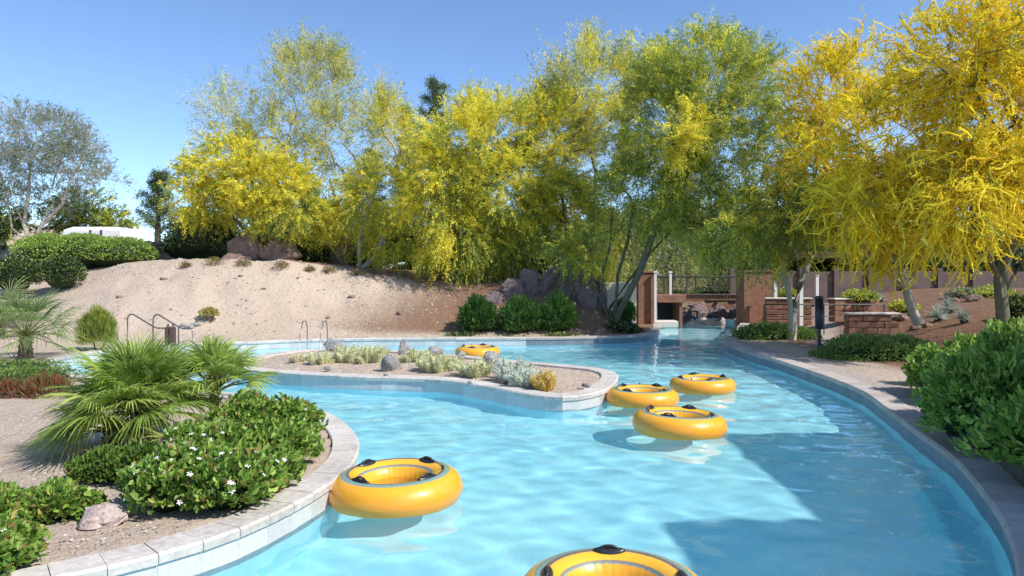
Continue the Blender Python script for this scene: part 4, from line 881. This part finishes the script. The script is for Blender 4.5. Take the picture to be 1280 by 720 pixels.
for i, (px, py, r) in enumerate(((1172, 402, .5), (1186, 392, .55), (1205, 404, .35), (1100, 378, .4))):
    x, y, z = on(px, py); c = [(.34, .40, .33), (.42, .47, .40)]
    fanpalm('desert_spoon', ['grey green spiky desert plant on the mulch slope, left one', 'largest grey green spiky desert plant on the mulch slope', 'small grey spiky plant right of the largest one', 'grey spiky plant behind the red block planter'][i], (x, y, z), 30, r, .02, .1, .07, (0, 1.5), 'grey spiky plants on the right slope', cols=c, nb=5, droop=.05, spread=.7)
for i, (px, py, rx, ry, Yd, pal) in enumerate(((1075, 372, 24, 10, 26, 'green'), (1130, 385, 18, 9, 24, 'mixed'), (1245, 372, 30, 14, 26, 'green'), (1205, 370, 22, 10, 27, 'greyg'), (1276, 388, 20, 18, 19.5, 'dark'), (985, 372, 14, 12, 30, 'green'))):
    bush('garden_bush', ['low yellow green bush on top of the red block planter', 'small yellowish bush left of the leaning pale trunk', 'green bush in front of the garden wall behind the forked trunk', 'grey green bush against the garden wall', 'dark bush right of the forked trunk at the right edge', 'small bush by the sunlit low wall'][i], px, py, rx, ry, Yd, 1800, pal, .1, .045, 'bushes of the right garden', rough=.18)
for i, (px, py, r) in enumerate(((1128, 400, .22), (1145, 412, .18), (1105, 398, .2), (1160, 408, .15), (1218, 376, .3), (1235, 372, .26), (1190, 378, .2))):
    x, y, z = on(px, py); boulder('boulder', ['pinkish rock right of the red block planter', 'small rock at the foot of the leaning pale trunk', 'rock on the planter wall end', 'little rock below the grey spiky plants', 'larger rock at the top of the mulch slope', 'second rock at the top of the mulch slope, to the right', 'rock behind the grey spiky plants'][i], (x, y, z-.03), (r, r*.8, r*.7), 'rock', 80+i, 'rocks in the right garden', 'rock')

# ------------------------------------------------------------------ trees
def st(pts): return [at(*p) for p in pts]
G = 'yellow flowering palo verde trees round the pool'
tree('palo_verde_tree', 'tall feathery tree with pale wispy crown, highest on the left mound', 'tree', at(427, 338, 31.5), [st([(428, 300, 31.5), (424, 262, 31.5), (412, 225, 31.4)]), st([(434, 290, 31.7), (446, 250, 31.9), (450, 215, 32)]), st([(418, 295, 31), (395, 250, 31), (372, 220, 31)])],
  [dict(px=385, py=112, rx=52, ry=52, Y=31.5, k=42, s=1294, n=26, pal='feather', L=1.0, up=.9, dr=.1, rad=.08, ls=.9), dict(px=298, py=150, rx=46, ry=40, Y=31, k=26, s=562, n=26, pal='feather', L=1.08, up=.6, dr=.1, ls=.85), dict(px=345, py=190, rx=55, ry=42, Y=31.5, k=30, s=747, n=26, pal='feather', pal2='yellow', L=.8, up=.5, dr=.15, ls=.95),
   dict(px=430, py=185, rx=42, ry=58, Y=32, k=34, s=804, n=26, pal='feather', pal2='yellow', L=.9, up=.6, dr=.1, ls=.9), dict(px=440, py=280, rx=42, ry=34, Y=31.3, k=24, s=464, n=34, pal='yellow', L=.8, up=-.2, dr=.6)], 'palebark', group=G, lsize=.085, wsize=.036)
tree('palo_verde_tree', 'dense bright yellow low tree left of the feathery one', 'tree', at(322, 335, 30.5), [st([(325, 300, 30.5), (312, 262, 30.4)]), st([(330, 302, 30.6), (352, 268, 30.6)]), st([(318, 300, 30.4), (285, 265, 30.3)])],
  [dict(px=305, py=220, rx=72, ry=42, Y=30.3, k=46, s=1660, n=42, pal='yellow', L=.7, up=.3, dr=.3), dict(px=255, py=248, rx=42, ry=28, Y=30, k=20, s=662, n=38, pal='yellow', pal2='mixed', L=.6, up=.1, dr=.4), dict(px=372, py=262, rx=50, ry=36, Y=30.2, k=30, s=996, n=40, pal='yellow', pal2='mixed', L=.7, up=0, dr=.5)], group=G, lsize=.085, wsize=.04)
tree('palo_verde_tree', 'slender pale stemmed tree with thin yellow sprays in the left middle', 'tree', at(450, 340, 30), [st([(449, 300, 30), (460, 262, 30), (472, 225, 30)]), st([(470, 318, 30.2), (490, 272, 30.2), (500, 235, 30.3)])],
  [dict(px=487, py=165, rx=30, ry=52, Y=30.3, k=30, s=747, n=26, pal='feather', pal2='yellow', L=.9, up=.9, dr=.1, ls=.9), dict(px=470, py=245, rx=44, ry=40, Y=30, k=30, s=685, n=34, pal='mixed', pal2='yellow', L=.8, up=.1, dr=.5), dict(px=490, py=300, rx=28, ry=24, Y=30, k=12, s=270, n=34, pal='yellow', L=.8, up=-.5, dr=.6)], 'palebark', group=G, lsize=.085, wsize=.036)
tree('palo_verde_tree', 'wide dense yellow tree in the centre with branches drooping to the ground', 'tree', at(647, 362, 28.5), [st([(645, 335, 28.5), (628, 300, 28.4), (612, 262, 28.4)]), st([(650, 335, 28.6), (662, 295, 28.8), (660, 255, 29)]), st([(640, 338, 28.2), (600, 312, 28), (575, 290, 28)])],
  [dict(px=600, py=180, rx=78, ry=52, Y=28.6, k=50, s=1660, n=40, pal='yellow', pal2='mixed', L=.9, up=.7, dr=.2, rad=.08), dict(px=550, py=232, rx=48, ry=50, Y=28.2, k=34, s=1107, n=42, pal='yellow', L=.8, up=.1, dr=.5), dict(px=640, py=240, rx=62, ry=50, Y=28.4, k=36, s=1217, n=40, pal='mixed', pal2='yellow', L=.8, up=.2, dr=.4),
   dict(px=572, py=300, rx=46, ry=38, Y=28, k=26, s=885, n=40, pal='yellow', pal2='green', L=.9, up=-.4, dr=.8), dict(px=640, py=305, rx=44, ry=30, Y=28.6, k=20, s=464, n=34, pal='green', L=.8, up=-.2, dr=.6)], group=G, lsize=.085, wsize=.04)
tree('palo_verde_tree', 'tall airy yellow tree right of the wide central tree', 'tree', at(712, 358, 29.5), [st([(715, 325, 29.5), (708, 280, 29.5), (700, 230, 29.5)]), st([(722, 318, 29.6), (740, 265, 29.8), (745, 215, 30)])],
  [dict(px=735, py=115, rx=62, ry=52, Y=29.8, k=42, s=1439, n=30, pal='feather', pal2='yellow', L=1.1, up=1.1, dr=.1, rad=.08), dict(px=690, py=165, rx=48, ry=50, Y=29.5, k=34, s=996, n=36, pal='yellow', pal2='feather', L=.9, up=.6, dr=.2), dict(px=700, py=255, rx=45, ry=42, Y=29.2, k=30, s=940, n=40, pal='yellow', pal2='mixed', L=.8, up=0, dr=.5),
   dict(px=735, py=300, rx=38, ry=32, Y=29, k=20, s=498, n=38, pal='yellow', pal2='green', L=.8, up=-.4, dr=.7), dict(px=750, py=200, rx=40, ry=50, Y=29.8, k=24, s=689, n=30, pal='feather', L=.8, up=.4, dr=.2)], group=G, lsize=.085, wsize=.038)
tree('palo_verde_tree', 'forked green and yellow tree standing at the pool bend left of the bridge', 'tree', at(766, 412, 25.6), [st([(753, 385, 25.8), (750, 352, 25.7), (762, 310, 25.9), (765, 260, 26.1)]), st([(757, 388, 25.6), (745, 362, 25.5), (720, 347, 25.2), (702, 322, 25)]), st([(762, 385, 25.7), (785, 352, 25.7), (812, 318, 25.8), (842, 285, 25.9)]), st([(770, 380, 25.6), (772, 345, 25.6), (785, 300, 25.8), (792, 255, 26)]), st([(775, 388, 25.4), (800, 340, 25), (822, 275, 24.8), (850, 225, 24.6)])],
  [dict(px=885, py=100, rx=82, ry=48, Y=25.5, k=60, s=1881, n=36, pal='green', pal2='mixed', L=.9, up=.8, dr=.15), dict(px=830, py=165, rx=62, ry=52, Y=25.8, k=44, s=1217, n=36, pal='green', pal2='mixed', L=.8, up=.3, dr=.3), dict(px=925, py=175, rx=55, ry=55, Y=25.2, k=44, s=1217, n=34, pal='green', L=.8, up=.2, dr=.4),
   dict(px=800, py=245, rx=62, ry=38, Y=25.6, k=40, s=996, n=34, pal='green', L=.8, up=0, dr=.5), dict(px=880, py=250, rx=62, ry=36, Y=25, k=40, s=996, n=32, pal='green', L=.8, up=-.1, dr=.6), dict(px=855, py=165, rx=30, ry=34, Y=23.9, k=12, s=405, n=36, pal='yellow', L=.7, up=.3, dr=.3), dict(px=725, py=312, rx=34, ry=22, Y=25, k=12, s=243, n=30, pal='green', L=.7, up=0, dr=.5)], group=G, lsize=.08, wsize=.034, maxr=.14)
tree('palo_verde_tree', 'golden tree rising from the green mound right of the bridge', 'tree', at(990, 425, 22.3), [st([(989, 385, 22.3), (985, 355, 22.3), (965, 330, 22), (930, 325, 21.6)]), st([(992, 385, 22.3), (1003, 350, 22.4), (1015, 315, 22.5), (1030, 270, 22.5)]), st([(988, 380, 22.4), (978, 330, 22.5), (985, 280, 22.5), (1000, 235, 22.4)])],
  [dict(px=1052, py=112, rx=56, ry=56, Y=22, k=44, s=544, n=36, pal='gold', L=1.20, up=.9, dr=.15, st=1, wob=.15), dict(px=1015, py=200, rx=50, ry=48, Y=22, k=40, s=484, n=36, pal='gold', pal2='mixed', L=1.08, up=.2, dr=.4, st=1, wob=.15), dict(px=985, py=265, rx=48, ry=40, Y=21.7, k=34, s=423, n=36, pal='mixed', pal2='green', L=1.08, up=-.1, dr=.6, st=1, wob=.15),
   dict(px=1060, py=250, rx=48, ry=38, Y=22, k=30, s=392, n=36, pal='gold', L=1.08, up=-.1, dr=.6, st=1, wob=.15), dict(px=930, py=296, rx=46, ry=22, Y=21.4, k=20, s=464, n=34, pal='green', L=.8, up=-.2, dr=.6)], 'palebark', group=G, lsize=.075, wsize=.036)
tree('palo_verde_tree', 'golden tree with a leaning pale trunk behind the right hand mound', 'tree', at(1149, 405, 19.5), [st([(1136, 378, 19.5), (1130, 350, 19.4), (1118, 315, 19.2), (1105, 270, 19)]), st([(1134, 362, 19.5), (1150, 325, 19.6), (1165, 280, 19.5)]), st([(1132, 360, 19.4), (1095, 325, 19), (1070, 300, 18.8)])],
  [dict(px=1115, py=175, rx=66, ry=60, Y=19, k=46, s=441, n=36, pal='gold', L=1.20, up=.5, dr=.3, wob=.16, st=1), dict(px=1165, py=236, rx=60, ry=46, Y=18.6, k=44, s=441, n=36, pal='bloom', pal2='gold', L=1.20, up=0, dr=.55, wob=.16, st=1), dict(px=1085, py=248, rx=52, ry=42, Y=18.6, k=36, s=363, n=36, pal='bloom', pal2='gold', L=1.20, up=0, dr=.55, wob=.16, st=1),
   dict(px=1120, py=285, rx=52, ry=22, Y=18.4, k=20, s=134, n=36, pal='bloom', L=1.08, up=-.4, dr=.7, wob=.16, st=1)], 'palebark', group=G, lsize=.065, wsize=.034)
tree('palo_verde_tree', 'largest golden tree at the right edge, its crown cut by the photo top', 'tree', at(1256, 418, 16.5), [st([(1252, 372, 16.5), (1248, 348, 16.5), (1230, 310, 16.3), (1215, 260, 16)]), st([(1256, 365, 16.6), (1275, 330, 16.6), (1300, 290, 16.6)]), st([(1250, 350, 16.6), (1265, 300, 16.8), (1262, 240, 17), (1250, 170, 17)])],
  [dict(px=1205, py=70, rx=72, ry=62, Y=16.8, k=54, s=467, n=36, pal='gold', L=1.08, up=.5, dr=.25, wob=.14, st=1), dict(px=1260, py=130, rx=60, ry=62, Y=17, k=44, s=374, n=36, pal='gold', L=1.08, up=.2, dr=.4, st=1, wob=.15), dict(px=1225, py=215, rx=58, ry=50, Y=16.2, k=40, s=337, n=36, pal='bloom', pal2='gold', L=1.08, up=0, dr=.5, wob=.16, st=1),
   dict(px=1285, py=30, rx=80, ry=70, Y=17.2, k=44, s=423, n=36, pal='gold', L=1.08, up=.4, dr=.3, st=1, wob=.15), dict(px=1310, py=200, rx=70, ry=70, Y=16.8, k=40, s=361, n=36, pal='gold', L=1.08, up=0, dr=.5, st=1, wob=.15), dict(px=1210, py=268, rx=48, ry=20, Y=15.8, k=16, s=102, n=36, pal='bloom', L=0.96, up=-.4, dr=.7, wob=.16, st=1),
   dict(px=1400, py=90, rx=90, ry=110, Y=17.5, k=30, s=553, n=40, pal='gold', L=.9, up=.2, dr=.4, rad=.06)], group=G, lsize=.06, wsize=.032)
# background trees
tree('ironwood_tree', 'bare looking grey tree with white branches at the left edge', 'tree', at(38, 305, 42), [st([(30, 280, 42), (36, 240, 42), (38, 200, 42)]), st([(52, 282, 42), (78, 255, 42), (92, 215, 42)]), st([(15, 285, 42), (8, 240, 42), (-5, 200, 42)])],
  [dict(px=45, py=175, rx=58, ry=45, Y=42, k=110, s=1230, n=22, pal='grey', L=.9, up=.5, dr=.2), dict(px=95, py=195, rx=32, ry=38, Y=42, k=50, s=656, n=20, pal='grey', pal2='greyg', L=.8, up=.3, dr=.2), dict(px=5, py=210, rx=45, ry=45, Y=42, k=60, s=738, n=20, pal='greyg', pal2='grey', L=.8, up=.3, dr=.2), dict(px=135, py=222, rx=24, ry=10, Y=42, k=14, s=90, n=16, pal='grey', L=.8, up=.3, dr=.2), dict(px=60, py=255, rx=60, ry=24, Y=43, k=30, s=369, n=22, pal='greyg', pal2='deep', L=.8, up=.1, dr=.2)], 'palebark', rtip=.014, lsize=.11, wsize=.04, maxr=.16)
tree('background_tree', 'green bushy tree between the grey tree and the small pine', 'tree', at(115, 300, 46), [st([(115, 280, 46)]), ], [dict(px=105, py=262, rx=42, ry=26, Y=46, k=24, s=574, n=26, pal='deep', pal2='green', L=.7, up=.3, dr=.2), dict(px=60, py=278, rx=44, ry=16, Y=46, k=14, s=400, n=24, pal='deep', L=.6, up=.3, dr=.2), dict(px=145, py=276, rx=26, ry=14, Y=46, k=12, s=300, n=24, pal='green', L=.6, up=.3, dr=.2)], rtip=.014, lsize=.13, wsize=.06)
def pine(lab, px, pb, pt, rpx, Yd, n=26, bend=0):
    b = at(px, pb, Yd); Ht = (pb-pt)/FPX*Yd; root = thing('pine_tree', lab, 'tree', b, 'dark pines behind the yellow trees'); m = MB(); m.tube([(0, 0, -.3), (bend*.3, 0, Ht*.5), (bend, 0, Ht*.98)], [.2, .12, .03], 7); Vs, Fs, Cs = [], [], []; nv = 0; O = []; D = []; L = []
    for i in range(n):
        t = .12+.86*(i/n)**.9; a = i*2.4+rng.uniform(-.3, .3); l = rpx/FPX*Yd*(1.12-t)*rng.uniform(.55, 1.15)+.25; c = np.array([bend*t*t, 0, Ht*t]); d = nrm(np.array([math.cos(a), math.sin(a), rng.uniform(.05, .45)])); m.tube([c, c+d*l*.6, c+d*l+np.array([0, 0, .1*l])], [.04, .025, .01], 4)
        for q in np.linspace(.25, 1, 5): O += [c+d*l*q]*8; L += [.35]*8
    O = np.array(O); D = nrm(rng.normal(size=O.shape)+np.array([0, 0, .5])); s = len(O)
    V, F, C = spray_leaves(O, D, np.array(L)*rng.uniform(.6, 1.2, s), 14, np.full(s, .1), .10, .16, .035, pick('dark', s), .05, .6)
    ob('trunk', m.build('trunk', M['darkbark']), root); ob('crown', mesh('crown', V, F, M['leaf'], C), root)
pine('small dark pine left of the yellow trees against the sky', 197, 300, 214, 30, 44, 22, .1); pine('tall dark pine poking up between the feathery trees', 538, 345, 96, 42, 42, 44, .4)
pine('thin dark pine just left of the tall pine', 512, 345, 130, 26, 44, 34, -.2)
pine('dark pine glimpsed behind the slender tree', 466, 345, 185, 26, 44, 26, .1)
W_ = 'grey green willowy trees behind the bridge'
for i, (px, Yd, top, rx) in enumerate(((835, 44, 255, 46), (890, 47, 245, 52), (945, 45, 262, 46), (775, 42, 268, 46))):
    tree('willow_tree', ['grey green hanging tree behind the left part of the bridge', 'grey green hanging tree behind the middle of the bridge', 'grey green hanging tree behind the right brick pillar', 'grey green hanging tree behind the forked tree'][i], 'tree', at(px, 372, Yd), [st([(px, 340, Yd), (px-4, 300, Yd)]), st([(px+4, 340, Yd), (px+14, 305, Yd)])],
      [dict(px=px, py=top+22, rx=rx, ry=30, Y=Yd, k=30, s=620, n=34, pal='willow', L=1.4, up=-.4, dr=.9, out=.5, rad=.1), dict(px=px, py=top+58, rx=rx*.95, ry=22, Y=Yd-.5, k=20, s=420, n=34, pal='willow', L=1.5, up=-1.2, dr=.9, out=.3, rad=.1)], 'palebark', group=W_, rtip=.016, lsize=.13, wsize=.045)
BT = [(1010, 318, 55, 32, 39, 'deep'), (1080, 310, 55, 38, 40, 'deep'), (1150, 306, 60, 40, 41, 'dark'), (1225, 312, 60, 38, 40, 'dark'), (1300, 305, 60, 42, 38, 'dark'), (690, 305, 60, 40, 44, 'deep'), (600, 300, 60, 42, 45, 'deep'), (760, 318, 48, 28, 46, 'deep'),
      (380, 285, 50, 30, 45, 'deep'), (300, 285, 50, 28, 45, 'deep'), (1390, 300, 70, 50, 36, 'deep'), (-70, 250, 70, 50, 46, 'deep'), (440, 300, 50, 32, 44, 'deep'), (880, 335, 90, 22, 56, 'greyg'), (540, 312, 48, 28, 44, 'dark')]
BL = ['dark green tree behind the golden tree trunk near the ramada', 'dark green tree above the dark ramada roof', 'very dark tree behind the leaning pale trunk', 'very dark tree above the garden wall, left of the forked trunk', 'very dark tree behind the right edge trunk', 'dark green tree behind the airy yellow tree',
      'dark green tree behind the wide central yellow tree', 'dark green low tree behind the forked tree', 'dark green tree behind the feathery tree trunks', 'dark green tree behind the dense low yellow tree', 'dark tree beyond the right edge', 'green tree beyond the left edge', 'dark green tree behind the slender tree', 'grey green tree line beyond the willowy trees', 'very dark tree under the tall pine']
PROTO = {}
for i, (px, py, rx, ry, Yd, pal) in enumerate(BT):
    if pal in PROTO and len(PROTO[pal]) > 1 or (pal != 'deep' and pal in PROTO):
        src, sx, sz = PROTO[pal][i % len(PROTO[pal])]; r = src.copy(); COL.objects.link(r); r.location = at(px, 352, Yd)
        kx, kz = rx*Yd/sx, (352-py+ry)*Yd/sz; r.scale = (kx*(-1 if i % 3 == 0 else 1), kx, kz); r['label'] = BL[i]
        for ch in list(src.children): c = ch.copy(); COL.objects.link(c); c.parent = r
        continue
    t_ = tree('background_tree', BL[i], 'tree', at(px, 352, Yd), [st([(px, py+ry*.8, Yd)])], [dict(px=px, py=py, rx=rx, ry=ry, Y=Yd, k=26, s=900, n=22, pal=pal, L=.8, up=.2, dr=.3, rad=.16), dict(px=px+rx*.4, py=py+ry*.5, rx=rx*.7, ry=ry*.6, Y=Yd-.8, k=14, s=450, n=22, pal=pal, L=.7, up=.1, dr=.3, rad=.16)], 'darkbark', rtip=.016, lsize=.17, wsize=.085, group='dark background trees')
    PROTO.setdefault(pal, []).append((t_, rx*Yd, (352-py+ry)*Yd))

# ------------------------------------------------------------------ loose gravel on the near sand
n = 9000; gx_ = rng.uniform(-7, -1.5, n); gy_ = rng.uniform(4.3, 11, n)
k = ~inpoly(OUT, gx_, gy_); gx_, gy_ = gx_[k], gy_[k]; k = pdist(OUT, gx_, gy_) > .42; gx_, gy_ = gx_[k], gy_[k]
n2_ = 5000; ax = rng.uniform(-6, 2, n2_); ay = rng.uniform(12, 19.5, n2_); k = inpoly(ISL, ax, ay) & (pdist(ISL, ax, ay) > .36); ax, ay = ax[k], ay[k]
def pebbles(name, lab, x, y, z, s0, s1):
    n = len(x); s = rng.uniform(s0, s1, n); base = np.array([[1, 0, 0], [.3, .9, 0], [-.8, .5, 0], [-.7, -.6, 0], [.4, -.9, 0], [0, 0, .7]]); a = rng.uniform(0, 6.28, n); ca, sa = np.cos(a), np.sin(a)
    V = np.stack([base[None, :, 0]*ca[:, None]-base[None, :, 1]*sa[:, None], base[None, :, 0]*sa[:, None]+base[None, :, 1]*ca[:, None], np.repeat(base[None, :, 2], n, 0)], -1)*s[:, None, None]*rng.uniform(.6, 1.2, (n, 1, 1))
    V = V+np.stack([x, y, z], -1)[:, None]; F = np.array([[0, 1, 5], [1, 2, 5], [2, 3, 5], [3, 4, 5], [4, 0, 5]])[None]+np.arange(n)[:, None, None]*6
    c = np.array([(.55, .46, .40), (.40, .32, .27), (.66, .58, .52), (.30, .25, .22)])[rng.integers(4, size=n)]
    o = ob(name, mesh(name, V.reshape(-1, 3), F.reshape(-1, 3), M['petal2'], np.repeat(c, 6, 0))); o['kind'] = 'stuff'; o['label'] = lab; o['category'] = 'gravel'
M['petal2'] = tintmat('pebble', .9, 60)
pebbles('gravel', 'fine loose gravel strewn on the sand of the left bank', gx_, gy_, gz(gx_, gy_)-.001, .005, .017)
ddI = pdist(ISL, ax, ay); pebbles('gravel', 'fine loose gravel on the cactus island', ax, ay, .2+.05*wav(ax, ay, 5, f0=.2, f1=1)*sm((ddI-.4)/1.0)+.12*sm((ddI-.4)/1.6), .01, .03)

n = 5500; hx = rng.uniform(-17, 4, n); hy = rng.uniform(21, 30, n); k = ~inpoly(OUT, hx, hy); hx, hy = hx[k], hy[k]; k = pdist(OUT, hx, hy) > .5; hx, hy = hx[k], hy[k]
k = rng.random(len(hx)) < .35+.65*(np.sin(hx*1.1+hy)*np.sin(hy*.9-hx*.4) > .1); hx, hy = hx[k], hy[k]
pebbles('loose_stones', 'loose stones scattered over the sandy mound', hx, hy, gz(hx, hy)-.004, .012, .06)
n = 7000; fx = rng.uniform(-14, 14, n); fy = rng.uniform(4.5, 29, n); k = ~inpoly(OUT, fx, fy) & ((fx > 4) | (fy > 24)); fx, fy = fx[k], fy[k]; dd = pdist(OUT, fx, fy); k = dd > .03; fx, fy, dd = fx[k], fy[k], dd[k]
fz = np.where(dd < .33, .247, gz(fx, fy)+.006); a = rng.uniform(0, 6.28, len(fx)); Cf = np.stack([fx, fy, fz], 1); Df = np.stack([np.cos(a), np.sin(a), .1+0*a], 1); Uf = np.stack([-np.sin(a), np.cos(a), .1+0*a], 1)
V, F = quads(Cf, Df, Uf, rng.uniform(.02, .05, len(fx)), rng.uniform(.012, .025, len(fx))); fo = ob('fallen_blossom', mesh('fallen_blossom', V, F, M['petal'], np.repeat(np.array([(.8, .66, .08), (.55, .38, .10), (.35, .22, .10)])[rng.integers(3, size=len(fx))], 4, 0))); fo['kind'] = 'stuff'; fo['label'] = 'fallen yellow blossom and dry leaves on the right bank and slope'; fo['category'] = 'fallen petals'
